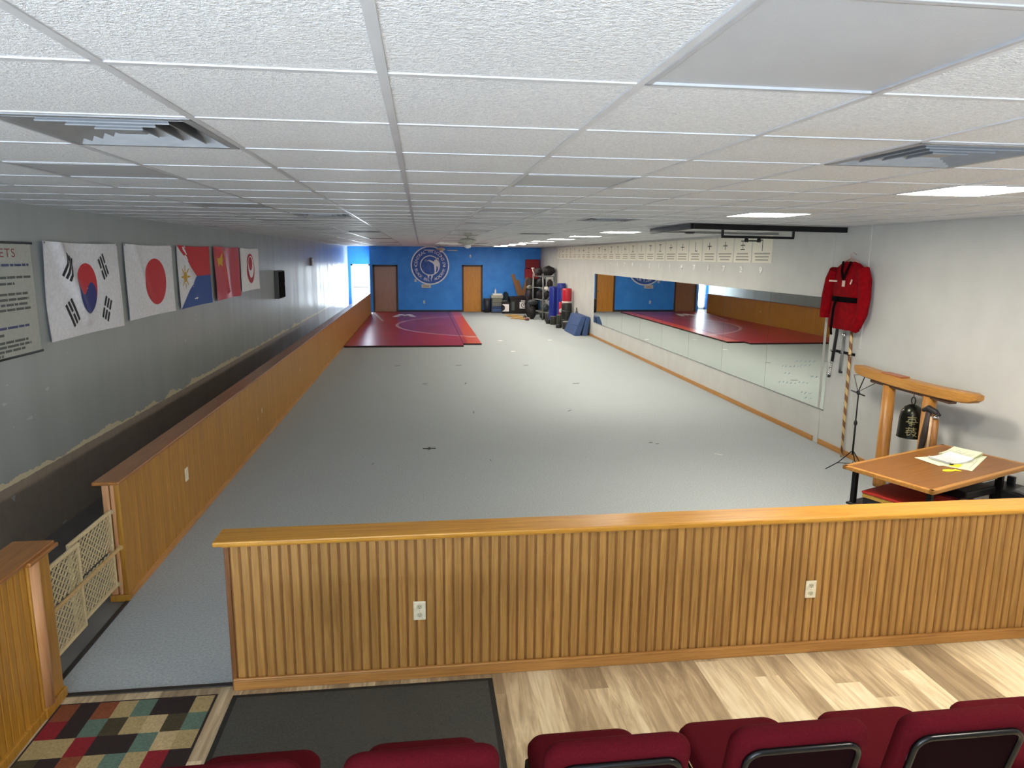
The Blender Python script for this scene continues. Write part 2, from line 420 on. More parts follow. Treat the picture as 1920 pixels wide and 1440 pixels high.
window_y('window_1', -3.1, -2.1, 1.1, 2.5, YB-0.05, 'left shop window behind the camera')
window_y('window_3', -0.7, 1.1, 1.1, 2.5, YB-0.05, 'right shop window behind the camera')
window_y('door_4', -2.1, -0.7, 0.05, 2.5, YB-0.05, 'glass entrance door behind the camera', 'door')
o = thing('added_window_2', 'unseen side window added to light the corridor recess', 'window', (-2.2, YF+0.85, 0.7), kind='structure')  # opening added out of view so the recess walls get light
b = MB()
for a, c, d, e in ((-0.45, -0.40, 0, 1.8), (0.40, 0.45, 0, 1.8), (-0.45, 0.45, 0, 0.05), (-0.45, 0.45, 1.75, 1.8)): b.bb(-0.03, 0.03, a, c, d, e)
b.build('frame', M_WHITE, o); b = MB(); b.bb(-0.003, 0.003, -0.4, 0.4, 0.05, 1.75); b.build('pane', M_GLASS, o)

# doors
def door(name, x0, x1, z1, y, slab_m, frame_m, label, knob_right=True, sweep=None):
    o = thing(name, label, 'door', ((x0+x1)/2, y, 0), kind='structure'); w = x1-x0
    b = MB(); b.bb(-w/2+0.05, w/2-0.05, 0.02, 0.065, 0.01, z1-0.05, 0.003); b.build('door_leaf', slab_m, o)
    b = MB(); b.bb(-w/2-0.03, -w/2+0.05, -0.018, 0.10, 0, z1+0.03, 0.004); b.bb(w/2-0.05, w/2+0.03, -0.018, 0.10, 0, z1+0.03, 0.004); b.bb(-w/2-0.03, w/2+0.03, -0.018, 0.10, z1-0.05, z1+0.03, 0.004)
    b.build('door_frame', frame_m, o)
    s = 1 if knob_right else -1
    b = MB(); b.lathe([(0.028, 0), (0.028, 0.006), (0.010, 0.01), (0.010, 0.035), (0.022, 0.042), (0.028, 0.058), (0.022, 0.07), (0.006, 0.075)], (s*(w/2-0.11), 0.02, 0.95), (PI/2, 0, 0), 16); b.build('door_knob', M_CHROME, o)
    return o
door('door_1', D1[0], D1[1], D1[2], YF, M_DOORB, M_FRAME, 'brown flush door at the left end of the blue wall', False)
door('door_2', D2[0], D2[1], D2[2], YF, M_DOORO, M_FRAME, 'golden oak door in the blue wall, right of the emblem', True)
o = thing('door_3', 'overexposed glass door at the end of the side corridor', 'door', (-2.775, YF+1.5, 0), kind='structure')
b = MB()
for a, c, d, e in ((-0.445, -0.36, 0, 2.10), (0.36, 0.445, 0, 2.10), (-0.445, 0.445, 2.02, 2.10), (-0.445, 0.445, 0, 0.10)): b.bb(a, c, 0.01, 0.08, d, e, 0.004)
b.build('door_frame', M_WHITE, o)
b = MB(); b.bb(-0.36, 0.36, 0.04, 0.046, 0.1, 2.02); b.build('pane', M_GLASS, o)
b = MB(); b.bb(-0.36, 0.36, -0.035, -0.015, 1.02, 1.06, 0.006); b.build('push_bar', M_STEEL, o)

# baseboards
b = MB(); b.bb(XR-0.014, XR, 8.86, YF, 0, 0.075, 0.004); b.bb(XR-0.014, XR, 4.0, 8.72, 0, 0.075, 0.004)
struct('baseboard_right', b, M_BASEO, 'oak baseboard under the mirrors', 'baseboard')
b = MB(); b.bb(D1[1]+0.03, D2[0]-0.03, YF-0.012, YF, 0, 0.09, 0.003); b.bb(D2[1]+0.03, XR, YF-0.012, YF, 0, 0.09, 0.003)
struct('baseboard_far', b, plain('2A2E3A', 0.5, name='dark_vinyl_base'), 'dark vinyl baseboard of the blue wall', 'baseboard')
b = MB(); b.bb(XR-0.008, XR, 8.735, 8.80, 0, H, 0.003); b.bb(XR-0.010, XR, 7.98, 8.03, 1.4, H, 0.003)
struct('trim_2', b, M_WR, 'grey painted conduit strip beside the mirrors', 'trim')

# half wall in front
def bead_strip(b, u0, u1, z0, z1, face, fn, pitch=0.0545, groove=0.010, depth=0.006):
    """boards with dark grooves between them; face offset 0 is the board front, fn(u, out, z)"""
    n = int(round((u1-u0)/pitch)); p = (u1-u0)/n
    for k in range(n):
        a, c = u0+k*p, u0+(k+1)*p; g = groove/2
        pr = [(a, -depth), (a+g, -depth), (a+g+0.004, 0), (c-g-0.004, 0), (c-g, -depth), (c, -depth)]
        for q, ((ua, oa), (ub, ob)) in enumerate(zip(pr, pr[1:])):
            b.quad([fn(ua, oa, z0), fn(ub, ob, z0), fn(ub, ob, z1), fn(ua, oa, z1)], 1 if q in (0, 4) else 0)
    return b
FX0 = -1.112
wf = thing('wall_front', 'oak beadboard half wall across the room behind the chairs', 'half wall', ((FX0+XR)/2, FW0, 0), kind='structure')
inv = Vector((-(FX0+XR)/2, -FW0, 0))
def W2(o): # parts were written in room coordinates
    o.matrix_parent_inverse = Matrix.Translation(inv); return o
b = MB(); b.bb(FX0+0.005, XR, FW0+0.012, FW1, 0, 0.885); W2(b.build('core', M_BASEX, wf))
b = MB(); bead_strip(b, FX0+0.02, XR, 0.07, 0.885, 0, lambda u, out, z: (u, FW0-out, z)); W2(b.build('beadboard', [M_BEAD, M_GROOVE], wf, fixn=False))
b = MB(); b.bb(FX0-0.055, XR, FW0-0.05, FW1+0.045, 0.903, 0.932, 0.008); b.bb(FX0-0.02, XR, FW0-0.012, FW1+0.012, 0.885, 0.904, 0.003)
W2(b.build('cap_board', M_CAPX, wf))
b = MB(); b.bb(FX0, XR, FW0-0.014, FW0+0.012, 0.0, 0.062, 0.004); b.bb(FX0, XR, FW0-0.02, FW0, 0.062, 0.078, 0.005); W2(b.build('base_trim', M_BASEX, wf))
b = MB(); b.bb(FX0-0.008, FX0+0.02, FW0-0.006, FW1+0.006, 0, 0.885, 0.004); W2(b.build('end_trim', oak('oak_end_trim', 'z', '5E3616', '7E5024', 0.45), wf))

# left partition and the short wall before the gate
wp = thing('wall_partition', 'long oak panelled half wall between the carpet and the side corridor', 'half wall', (PX1, PY0, 0), kind='structure')
inv = Vector((-PX1, -PY0, 0))
b = MB(); b.bb(PX0, PX1-0.012, PY0+0.02, PY1, 0, 0.885); W2(b.build('core', M_BEADY, wp))
b = MB(); bead_strip(b, PY0+0.05, PY1, 0.05, 0.885, 0, lambda u, out, z: (PX1+out, u, z), 0.0545*2, 0.004, 0.002); W2(b.build('panelling', [M_BEADY, M_GROOVEL], wp, fixn=False))
b = MB(); b.bb(PX0-0.05, PX1+0.02, PY0-0.04, PY1+0.03, 0.890, 0.915, 0.008); W2(b.build('cap_board', M_CAPY, wp))
b = MB(); b.bb(PX1-0.012, PX1+0.01, PY0+0.03, PY1, 0, 0.055, 0.004); W2(b.build('base_trim', M_BASEO, wp))
b = MB()
for a, c in ((PX0, PX0+0.048), (PX0+0.054, PX0+0.084)): b.bb(a, c, PY0-0.012, PY0+0.03, 0.05, 0.888, 0.010)
W2(b.build('end_post', M_POST, wp))
b = MB(); b.bb(PX1-0.028, PX1+0.006, PY0-0.008, PY0+0.05, 0.05, 0.888, 0.006); b.bb(PX0-0.01, PX1+0.012, PY0-0.02, PY0+0.05, 0, 0.052, 0.006); W2(b.build('corner_trim', M_BEADY, wp))
NX = -2.068
wn = thing('wall_entry', 'short oak beadboard half wall at the lower left, before the gate', 'half wall', (NX, 3.9, 0), kind='structure')
inv = Vector((-NX, -3.9, 0))
b = MB(); b.bb(NX-0.115, NX-0.012, 0.2, 3.90, 0, 0.89); W2(b.build('core', M_BEADY, wn))
b = MB(); bead_strip(b, 0.2, 3.70, 0.05, 0.89, 0, lambda u, out, z: (NX+out, u, z), 0.0545, 0.006, 0.004); W2(b.build('beadboard', [M_BEADY, M_GROOVEL], wn, fixn=False))
b = MB(); b.lathe([(0.046, 0.06), (0.046, 0.888)], (NX-0.012, 3.755, 0), None, 24); W2(b.build('half_round_post', M_POST, wn))
b = MB(); b.bb(NX-0.03, NX+0.010, 3.70, 3.735, 0.0, 0.89, 0.005); b.bb(NX-0.115, NX+0.010, 3.80, 3.915, 0, 0.89, 0.008); b.bb(NX-0.03, NX+0.024, 3.70, 3.92, 0, 0.062, 0.006); W2(b.build('corner_trim', M_BEADY, wn))
b = MB(); b.bb(NX-0.20, NX+0.016, 0.2, 3.975, 0.898, 0.924, 0.008); b.bb(NX-0.15, NX+0.036, 3.685, 3.975, 0.888, 0.910, 0.006); W2(b.build('cap_board', M_CAPY, wn))
b = MB(); b.bb(NX-0.012, NX+0.014, 0.2, 3.72, 0, 0.055, 0.005); W2(b.build('base_trim', M_BEADY, wn))

# ------------------------------------------------------------------ ceiling fixtures
def emit(color, strength):
    t = NT('lit_diffuser', 0.6); t.col('F4F0E8'); t.b.inputs['Emission Color'].default_value = (*color, 1); t.b.inputs['Emission Strength'].default_value = strength
    return t.m
M_LIT = emit((1.0, 0.925, 0.80), LAMP)
t_ = NT('unlit_diffuser', 0.42); t_.col(t_.ramp(t_.noise(t_.co(), 2.0, 3), [(0.3, 'A6A7AA'), (0.7, 'AEAFB2')])); t_.bump(t_.noise(t_.co(), 300, 2), 0.3, 0.002); M_UNLIT = t_.m
def row_word(k):
    return ['first', 'second', 'third', 'fourth', 'fifth', 'sixth', 'seventh', 'eighth', 'ninth', 'tenth', 'eleventh', 'twelfth', 'thirteenth', 'fourteenth', 'fifteenth',
            'sixteenth', 'seventeenth', 'eighteenth', 'nineteenth', 'twentieth', 'twenty-first', 'twenty-second', 'twenty-third', 'twenty-fourth', 'twenty-fifth'][k]
M_FIXF = plain('A2A2A4', 0.4, 0.0, 0.03, 12.0, name='grey_fixture_frame')
def troffer(lit):
    o = thing('ceiling_light', '', 'ceiling light')
    b = MB(); a, c, w = TS/2-0.008, TT/2-0.008, 0.016
    for x0, x1, y0, y1 in ((-a, -a+w, -c, c), (a-w, a, -c, c), (-a, a, -c, -c+w), (-a, a, c-w, c)): b.bb(x0, x1, y0, y1, -0.004, 0.012, 0.002)
    b.build('frame', M_FIXF, o)
    b = MB(); b.bb(-a+0.001, a-0.001, -c+0.001, c-0.001, 0.013, 0.09); b.build('housing', M_WHITE, o)
    b = MB(); b.bb(-a+w, a-w, -c+w, c-w, 0.002, 0.012); b.build('diffuser', M_LIT if lit else M_UNLIT, o)
    return o
protoL, protoO = troffer(True), troffer(False); usedL = usedO = False
col_name = {-3: 'left light column', 1: 'middle light column', 5: 'right light column'}
order = {}
for (i, j), k in sorted(fix_cells.items(), key=lambda q: (q[0][0], q[0][1])):
    if k == 'vent': continue
    y = TY0+(j+0.5)*TT
    if y < 0.4: seen = False
    else: seen = True
    if not seen and k == 'off' and j < -5: 
        pass
    if k == 'lit': o = copy_tree(protoL) if usedL else protoL; usedL = True
    else: o = copy_tree(protoO) if usedO else protoO; usedO = True
    o.location = (TX0+(i+0.5)*TS, y, H)
    if y > 1.0:
        order[i] = order.get(i, -1)+1
        o['label'] = ('lit ceiling panel, ' if k == 'lit' else 'unlit grey ceiling panel, ') + row_word(order[i]) + ' from the front in the ' + col_name[i]
    else:
        o['label'] = ('lit' if k == 'lit' else 'unlit') + ' ceiling panel %s the camera, %s' % ('above' if j == -1 else 'behind', col_name[i])
    o['group'] = 'lit ceiling panels' if k == 'lit' else 'unlit ceiling panels'
M_VENT = plain('838486', 0.4, 0.0, 0.04, 12.0, name='grey_vent_enamel')
def vent():
    o = thing('ceiling_vent', '', 'air vent')
    a, c = TS/2-0.008, TT/2-0.008
    b = MB(); w = 0.03
    for x0, x1, y0, y1 in ((-a, -a+w, -c, c), (a-w, a, -c, c), (-a, a, -c, -c+w), (-a, a, c-w, c)): b.bb(x0, x1, y0, y1, -0.005, 0.008, 0.002)
    b.build('frame', M_VENT, o)
    b = MB()
    for x0, x1, y0, y1 in ((-a, -a+0.01, -c, c), (a-0.01, a, -c, c), (-a, a, -c, -c+0.01), (-a, a, c-0.01, c)): b.bb(x0, x1, y0, y1, 0.008, 0.14)
    b.bb(-a, a, -c, c, 0.14, 0.15); b.build('duct_box', M_DARK, o)
    for k in range(4):
        s0 = 0.262-k*0.062; s1 = s0-0.034
        b = MB()
        for (z0, z1, q0, q1) in ((-0.004, 0.050, s0, s1),):
            O = [(-q0, -q0), (q0, -q0), (q0, q0), (-q0, q0)]; I = [(-q1, -q1), (q1, -q1), (q1, q1), (-q1, q1)]
            for e in range(4):
                f = (e+1) % 4
                b.quad([(*O[e], z0), (*O[f], z0), (*I[f], z1), (*I[e], z1)])
                b.quad([(*O[e], z0+0.004), (*I[e], z1+0.004), (*I[f], z1+0.004), (*O[f], z0+0.004)])
                b.quad([(*O[e], z0), (*O[e], z0+0.004), (*O[f], z0+0.004), (*O[f], z0)])
        b.build('louver', M_VENT, o, fixn=False)
    b = MB(); b.box((0, 0, 0.012), (0.10, 0.10, 0.02), None, 0.004); b.build('center_plate', M_VENT, o)
    return o
pv = vent(); first = True; vn = {}
for (i, j), k in sorted(fix_cells.items()):
    if k != 'vent': continue
    o = pv if first else copy_tree(pv); first = False
    o.location = (TX0+(i+0.5)*TS, TY0+(j+0.5)*TT, H)
    vn[i] = vn.get(i, -1)+1
    o['label'] = 'square white louvred air vent, %s from the front of the %s row in the ceiling' % (row_word(vn[i]), 'left' if i == -2 else 'right')
    o['group'] = 'ceiling air vents'

# ceiling fans
def fan(rz):
    o = thing('ceiling_fan', '', 'ceiling fan', rz=rz)
    cream = plain('B8B3A4', 0.4, name='cream_fan_metal')
    b = MB(); b.lathe([(0.07, 0), (0.075, -0.02), (0.05, -0.05), (0.015, -0.06)]); b.build('canopy', cream, o)
    b = MB(); b.cyl((0, 0, -0.05), (0, 0, -0.10), 0.014); b.build('rod', cream, o)
    b = MB(); b.lathe([(0.03, -0.088), (0.11, -0.10), (0.155, -0.125), (0.16, -0.165), (0.12, -0.195), (0.06, -0.205)], n=28); b.build('motor', cream, o)
    b = MB(); b.lathe([(0.055, -0.205), (0.062, -0.225), (0.055, -0.255), (0.02, -0.27), (0.004, -0.272)]); b.build('light_kit', M_WHITE, o)
    for k in range(4):
        a = k*PI/2; R = Matrix.Rotation(a, 3, 'Z')
        b = MB(); b.box((0.20, 0, -0.185), (0.16, 0.035, 0.006), None, 0.002); b._xf(b.bm.verts, R); br = b.build('blade_iron', cream, o)
        b = MB(); pts = [(0.26, -0.05), (0.62, -0.068), (0.655, -0.05), (0.66, 0), (0.655, 0.05), (0.62, 0.068), (0.26, 0.05)]
        b.prism(pts, 0.008, lambda u, v, w: (u, v, -0.195+w+v*0.18)); b._xf(b.bm.verts, R); b.build('blade', M_WHITE, o)
    return o
f1 = fan(0.55); f1.location = (0.84, 12.8, H); f1['label'] = 'cream ceiling fan, the nearer one, hanging past the middle lights'; f1['group'] = 'ceiling fans'
f2 = copy_tree(f1); f2.location = (0.78, 27.8, H); f2.rotation_euler.z = 0.12; f2['label'] = 'cream ceiling fan, the farther one, beside the round blue wall emblem'

# black steel rig under the ceiling by the right wall
o = thing('ceiling_rig', 'black steel bag and pull-up frame hung under the ceiling, right side', 'exercise rig', (3.14, 7.96, 2.866))
def RB(b, p, q, w, h, mi=0):
    p, q = Vector(p), Vector(q); d = q-p
    b.box((p+q)/2, (d.length+w*0.5, w, h), d.to_track_quat('X', 'Z').to_matrix(), 0.004, mi)
b = MB(); RB(b, (0, 0, 0), (2.22, 0.52, 0), 0.06, 0.066); b.build('front_beam', M_BLACKM, o)
b = MB(); RB(b, (0, 0.03, 0), (0.10, 1.78, 0), 0.06, 0.066); b.build('side_beam', M_BLACKM, o)
b = MB(); RB(b, (0.10, 1.78, 0), (2.20, 2.2, 0), 0.03, 0.03); b.build('rear_beam', M_STEEL, o)
b = MB(); RB(b, (0.40, 0.09, -0.112), (1.42, 0.33, -0.112), 0.030, 0.030); b.build('lower_bar', M_BLACKM, o)
for x, y in ((0.40, 0.09), (1.42, 0.33)):
    b = MB(); b.bb(x-0.012, x+0.012, y-0.012, y+0.012, -0.11, -0.03); b.build('hanger', M_BLACKM, o)
b = MB(); RB(b, (0.74, 0.17, -0.155), (0.92, 0.215, -0.155), 0.016, 0.016); b.build('grip_bar', M_BLACKM, o)
for x in (0.74, 0.92):
    b = MB(); b.lathe([(0.020, 0), (0.026, 0.014), (0.020, 0.045)], (x, 0.17+(x-0.74)*0.25, -0.172)); b.build('grip_clamp', M_BLACKM, o)
b = MB(); b.lathe([(0.07, 0.0), (0.065, -0.012), (0.045, -0.022)], (0.33, 0.95, -0.033)); b.build('swivel_mount', M_BLACK, o)

# ------------------------------------------------------------------ wrestling mat on the floor at the far end
MX0, MX1, MX2, MYa, MYb, MYc = -2.12, 1.16, 1.70, 19.45, 19.85, 31.3
CXc, CYc, CR = 3.20, 25.35, 4.08
def m_mat():
    t = NT('wrestling_mat_vinyl', 0.3, spec=0.28)
    x, y, z = t.xyz(); n = t.noise(t.co(), 0.6, 2, 0.5)
    red = t.ramp(n, [(0.3, '9E1C28'), (0.7, 'B02631')]); pur = t.ramp(n, [(0.3, '8C2E48'), (0.7, '983852')])
    dx = t.ma('SUBTRACT', x, CXc); dy = t.ma('SUBTRACT', y, CYc)
    d = t.ma('SQRT', t.ma('ADD', t.ma('MULTIPLY', dx, dx), t.ma('MULTIPLY', dy, dy)))
    inn = t.ma('LESS_THAN', d, CR)
    inn = t.ma('MAXIMUM', inn, t.ma('MULTIPLY', t.ma('GREATER_THAN', x, -0.95), t.ma('GREATER_THAN', y, CYc+1.6)))
    c = t.mix(inn, red, pur)
    c = t.mix(t.ma('GREATER_THAN', x, 1.30), c, 'C84A34')  # orange-red sheen of the right strip laid on as colour
    c = t.mix(t.ma('LESS_THAN', t.ma('ABSOLUTE', t.ma('SUBTRACT', d, CR)), 0.055), c, 'C99AA2')
    t.col(c); return t.m
M_MAT = m_mat(); M_MATE = plain('2A0C10', 0.6, name='mat_edge')
def mat_build(b):
    o = b.build('wrestling_mat', [M_MAT, M_MATE])
    for p in o.data.polygons: p.material_index = 0 if p.normal.z > 0.6 else 1
    return o
b = MB(); b.bb(MX0, MX1, MYa, MYc, 0, 0.05, 0.012)
o = mat_build(b); tag(o, 'large glossy maroon mat with a white ring in front of the blue wall', 'mat', 'wrestling mat sections')
e = MB(); e.prism([(-1.19, 28.75), (-0.95, 30.1), (-0.80, 30.1), (-0.70, 29.75), (-0.58, 30.05), (-0.44, 30.05), (-0.22, 28.75), (-0.42, 28.75), (-0.58, 29.45), (-0.70, 29.1), (-0.82, 29.5), (-0.98, 28.75)], 0.002, lambda u, v, w: (u, v, 0.05+w)); e.build('white_emblem', plain('F0E8E8', 0.35), o)
e = MB(); e.prism([(-2.10, 30.9), (-2.0, 30.95), (-1.42, 26.9), (-1.50, 26.85)], 0.002, lambda u, v, w: (u, v, 0.05+w)); e.build('edge_line', plain('B9A8A8', 0.35), o)
b = MB(); b.bb(MX1+0.004, MX2, MYb, MYc, 0, 0.05, 0.012)
o = mat_build(b); tag(o, 'narrow mat strip with its reddish sheen painted on, right of the maroon mat', 'mat', 'wrestling mat sections')
e = MB(); e.bb(1.36, 1.67, 21.36, 21.52, 0.05, 0.052); e.build('line_end', plain('E0A494', 0.35), o)

# ------------------------------------------------------------------ far wall: round emblem, sign, switches
o = thing('wall_emblem', 'round white and navy martial arts emblem painted high on the blue wall', 'emblem', (0.405, YF, 2.075))
P_EMB = plain('EEF4FC', 0.5, name='emblem_white')
def ring(b, r0, r1, y, n=64, mi=0, h=0.004):
    b.grid(lambda u, v: ((r0+(r1-r0)*v)*math.cos(2*PI*u), y, (r0+(r1-r0)*v)*math.sin(2*PI*u)), n, 1, mi, False, True)
b = MB(); b.prism([(0.84*math.cos(2*PI*k/64), 0.84*math.sin(2*PI*k/64)) for k in range(64)], 0.004, lambda u, v, w: (u, -w, v)); b.build('emblem_disc', m_wall('emblem_navy', '2858B0', '3064BE', 0.5), o)
def ring3(b, r0, r1, d):
    for a, c, y0, y1 in ((r0, r1, -d, -d), (r0, r0, 0, -d), (r1, r1, -d, 0)):
        b.grid(lambda u, v: ((a+(c-a)*v)*math.cos(2*PI*u), y0+(y1-y0)*v, (a+(c-a)*v)*math.sin(2*PI*u)), 72, 1, 0, False, True)
b = MB(); ring3(b, 0.80, 0.855, 0.008); b.build('outer_ring', P_EMB, o)
b = MB(); ring3(b, 0.405, 0.445, 0.008); b.build('inner_ring', P_EMB, o)
b = MB()
def arc_text(b, txt, r, a_mid, size, outward, adv):
    n = len(txt); 
    for k, ch in enumerate(txt):
        if ch == ' ': continue
        a = a_mid - (k-(n-1)/2)*adv if outward else a_mid + (k-(n-1)/2)*adv
        t = a-PI/2 if outward else a+PI/2
        w = glyph(ch, size)[2]; bx, bz = r*math.cos(a), r*math.sin(a); ct, st = math.cos(t), math.sin(t)
        put_glyph(b, ch, size, lambda x, y: (bx+(x-w/2)*ct-y*st, -0.0075, bz+(x-w/2)*st+y*ct))
arc_text(b, 'CENTRAL WISCONSIN', 0.565, PI/2, 0.20, True, 0.192)
arc_text(b, 'BLACK BELT ACADEMY', 0.70, -PI/2, 0.18, False, 0.150)
for a in (math.radians(183), math.radians(-3)):
    b.lathe([(0.035, 0), (0.035, 0.004)], (0.63*math.cos(a), -0.004, 0.63*math.sin(a)), (PI/2, 0, 0), 14)
b.prism([(-0.09, -0.55), (-0.05, -0.55), (-0.05, -0.47), (-0.03, -0.44), (-0.12, -0.44)], 0.004, lambda u, v, w: (u, -0.004-w, v))
b.prism([(0.03, -0.55), (0.10, -0.55), (0.13, -0.44), (0.03, -0.44), (0.06, -0.49)], 0.004, lambda u, v, w: (u, -0.004-w, v))
b.build('lettering', P_EMB, o)
kick = [(0.12, 0.10), (-0.06, 0.20), (-0.12, 0.17), (-0.13, 0.21), (-0.04, 0.245), (0.02, 0.235), (0.17, 0.165), (0.20, 0.24), (0.27, 0.27), (0.30, 0.33), (0.35, 0.355), (0.39, 0.33), (0.39, 0.27), (0.37, 0.24),
        (0.40, 0.12), (0.395, -0.02), (0.38, -0.16), (0.36, -0.20), (0.345, -0.06), (0.29, -0.02), (0.275, -0.20), (0.25, -0.33), (0.18, -0.35), (0.175, -0.32), (0.20, -0.30), (0.19, -0.10), (0.17, 0.03)]
b = MB(); b.prism(kick, 0.004, lambda u, v, w: (u, -0.004-w, v)); b.build('kicking_figure', P_EMB, o)
b = MB()
for pts in ([(-0.30, 0.06), (-0.22, 0.13), (-0.14, 0.14)], [(-0.37, -0.10), (-0.30, -0.06), (-0.26, 0.0), (-0.30, 0.05), (-0.36, 0.0)], [(-0.30, -0.20), (-0.20, -0.10), (-0.12, -0.12), (-0.04, -0.20), (0.02, -0.30), (0.07, -0.35)],
            [(-0.12, 0.10), (-0.08, 0.0), (0.0, -0.06), (0.06, -0.16)], [(-0.06, 0.08), (0.0, -0.02), (0.06, -0.08)], [(-0.34, -0.14), (-0.28, -0.24), (-0.26, -0.30)], [(-0.18, 0.28), (-0.14, 0.22), (-0.08, 0.20)], [(-0.17, -0.02), (-0.10, -0.05), (-0.02, -0.14), (0.03, -0.22)], [(0.0, -0.30), (0.06, -0.30)]):
    b.tube([(x, -0.006, z) for x, z in pts], 0.016, 6, flat=(1, 0.4))
b.lathe([(0.045, 0), (0.045, 0.004)], (-0.20, -0.004, 0.21), (PI/2, 0, 0), 16)
b.build('guarding_figure', plain('7C8DB4', 0.5, name='emblem_grey_blue'), o)
o = thing('wall_sign', 'small white framed sign just under the round emblem', 'sign', (0.22, YF, 1.16))
b = MB(); b.box((0, -0.012, 0), (0.42, 0.02, 0.16), None, 0.004); b.build('board', plain('D9D6CC', 0.5), o)
b = MB(); 
for z, w in ((0.035, 0.32), (0.0, 0.26), (-0.035, 0.30)): b.box((0, -0.0235, z), (w, 0.002, 0.012))
b.build('printed_lines', plain('6A6A72', 0.6), o)
def plate(name, loc, rot, label, cat, kindof='outlet', w=0.072, h=0.117, color='E7DEC2', group=None):
    """wall plate in its own frame: x across, z up, facing -y"""
    o = thing(name, label, cat, loc, rot, group)
    b = MB(); b.box((0, -0.004, 0), (w, 0.008, h), None, 0.003); b.build('cover_plate', plain(color, 0.35), o)
    if kindof == 'outlet':
        for z in (0.026, -0.026):
            b = MB(); b.prism([(0.017*math.cos(a), max(-0.0125, min(0.0125, 0.017*math.sin(a)))) for a in [2*PI*k/28 for k in range(28)]], 0.003, lambda u, v, w_: (u, -0.008-w_, z+v)); q = b.build('socket', plain('C9C3A4', 0.4), o)
            b = MB()
            for x in (-0.006, 0.006): b.box((x, -0.0112, z+0.003), (0.0022, 0.0012, 0.009))
            b.lathe([(0.0028, 0), (0.0028, 0.0008)], (0, -0.0108, z-0.008), (PI/2, 0, 0), 10); b.build('slots', M_DARK, q)
        b = MB(); b.lathe([(0.003, 0), (0.003, 0.001)], (0, -0.008, 0), (PI/2, 0, 0), 10); b.build('screw', M_STEEL, o)
    elif kindof == 'switch':
        b = MB(); b.box((0, -0.012, 0), (0.012, 0.014, 0.024), (0.3, 0, 0), 0.002); b.build('toggle', plain(color, 0.35), o)
    return o
plate('wall_outlet', (0.125, YF, 0.445), 0, 'white outlet low on the blue wall under the emblem', 'outlet', 'outlet', 0.075, 0.14, 'E8E8E8')
plate('wall_switch', (-0.25, YF, 1.40), 0, 'white switch plate at the lower left rim of the round emblem', 'switch', 'switch', 0.10, 0.13, 'C9D2DE')
o = thing('motion_sensor', 'small white sensor on the blue wall above the oak door', 'sensor', (2.21, YF, 2.50))
b = MB(); b.box((0, -0.02, 0), (0.07, 0.04, 0.12), None, 0.012); b.build('case', M_WHITE, o); b = MB(); b.lathe([(0.022, 0), (0.018, 0.008), (0.004, 0.012)], (0, -0.038, -0.02), (PI/2, 0, 0), 14); b.build('lens', plain('B5B8BC', 0.2), o)
plate('wall_outlet', (-0.037, FW0-0.001, 0.438), 0, 'ivory outlet on the front half wall, left one above the dark mat', 'outlet', group='outlets on the front half wall')
plate('wall_outlet', (2.427, FW0-0.001, 0.437), 0, 'ivory outlet on the front half wall, right one above the bare planks', 'outlet', group='outlets on the front half wall')
plate('wall_outlet', (PX1+0.001, 6.45, 0.52), PI/2, 'ivory plate on the long left partition near its front end', 'outlet', 'blank', 0.075, 0.12)

# ------------------------------------------------------------------ left wall: banner, flags, boxes
def wl(out=0.0): return XL+out
FLAG_H0, FLAG_H1 = 1.72, 2.605
def fold(seed, amp):
    r = random.Random(seed); ks = [(r.uniform(2, 7), r.uniform(-5, 5), r.uniform(0, 6), r.uniform(0.4, 1.0)) for _ in range(5)]
    def f(u, v):
        s = sum(a*math.sin(p*u*2+q*v*1.2+c) for p, q, c, a in ks)/3
        d = math.exp(-((u-0.16-0.35*(1-v))**2)/0.004)*0.9*(v > 0.1)   # sag running from the pinned corner
        return 0.018+amp*(s*0.5+0.5)+amp*1.6*d*(0.4+0.6*v)
    return f
def flag(name, label, y0, y1, z0, z1, base, seed, amp, design, extra):
    """u runs along the wall away from the camera, v upward"""
    o = thing(name, label, 'flag', (XL, y0, z0), group='flags on the left wall')
    F = fold(seed, amp); w, h = y1-y0, z1-z0
    sag = 0.012
    def P(u, v, lift=0.0):
        e = 1-0.015*math.sin(PI*v)*(1 if u > 0.5 else -1)*(abs(u-0.5)*2)
        return (F(u, v)+lift, (0.5+(u-0.5)*e)*w, v*h - sag*math.sin(PI*u)*(1 if v > 0.5 else -0.6)*abs(v-0.5)*2)
    mats = [base]+extra
    b = MB(); b.grid(lambda u, v: P(u, v), 56, 40, 0); b.grid(lambda u, v: P(u, v, -0.003), 56, 40, 0)
    design(b, P)
    b.build('flag_cloth', mats, o, fixn=False)
    b = MB()
    for u in (0.012, 0.988):
        x, y, z = P(u, 0.985); b.lathe([(0.008, 0), (0.008, 0.003), (0.005, 0.006)], (x, y, z), (0, PI/2, 0), 10)
    b.build('pin', M_STEEL, o)
    return o
def disc(b, P, cu, cv, ru, rv, mi, lift, part=None, n=40, m=8):
    def fn(a, r):
        t = 2*PI*a; return P(cu+ru*r*math.cos(t), cv+rv*r*math.sin(t), lift)
    b.grid(fn, n, m, mi, True, True)
def patch(b, P, quad, mi, lift, nu=14, nv=10):
    (a, c, d, e) = quad
    b.grid(lambda s, t: P((a[0]*(1-s)+c[0]*s)*(1-t)+(e[0]*(1-s)+d[0]*s)*t, (a[1]*(1-s)+c[1]*s)*(1-t)+(e[1]*(1-s)+d[1]*s)*t, lift), nu, nv, mi)
def cloth(c, r=0.62): 
    return plain(c, r, 0, 0.04, 30, 0.05, name='flag_cloth_'+c)
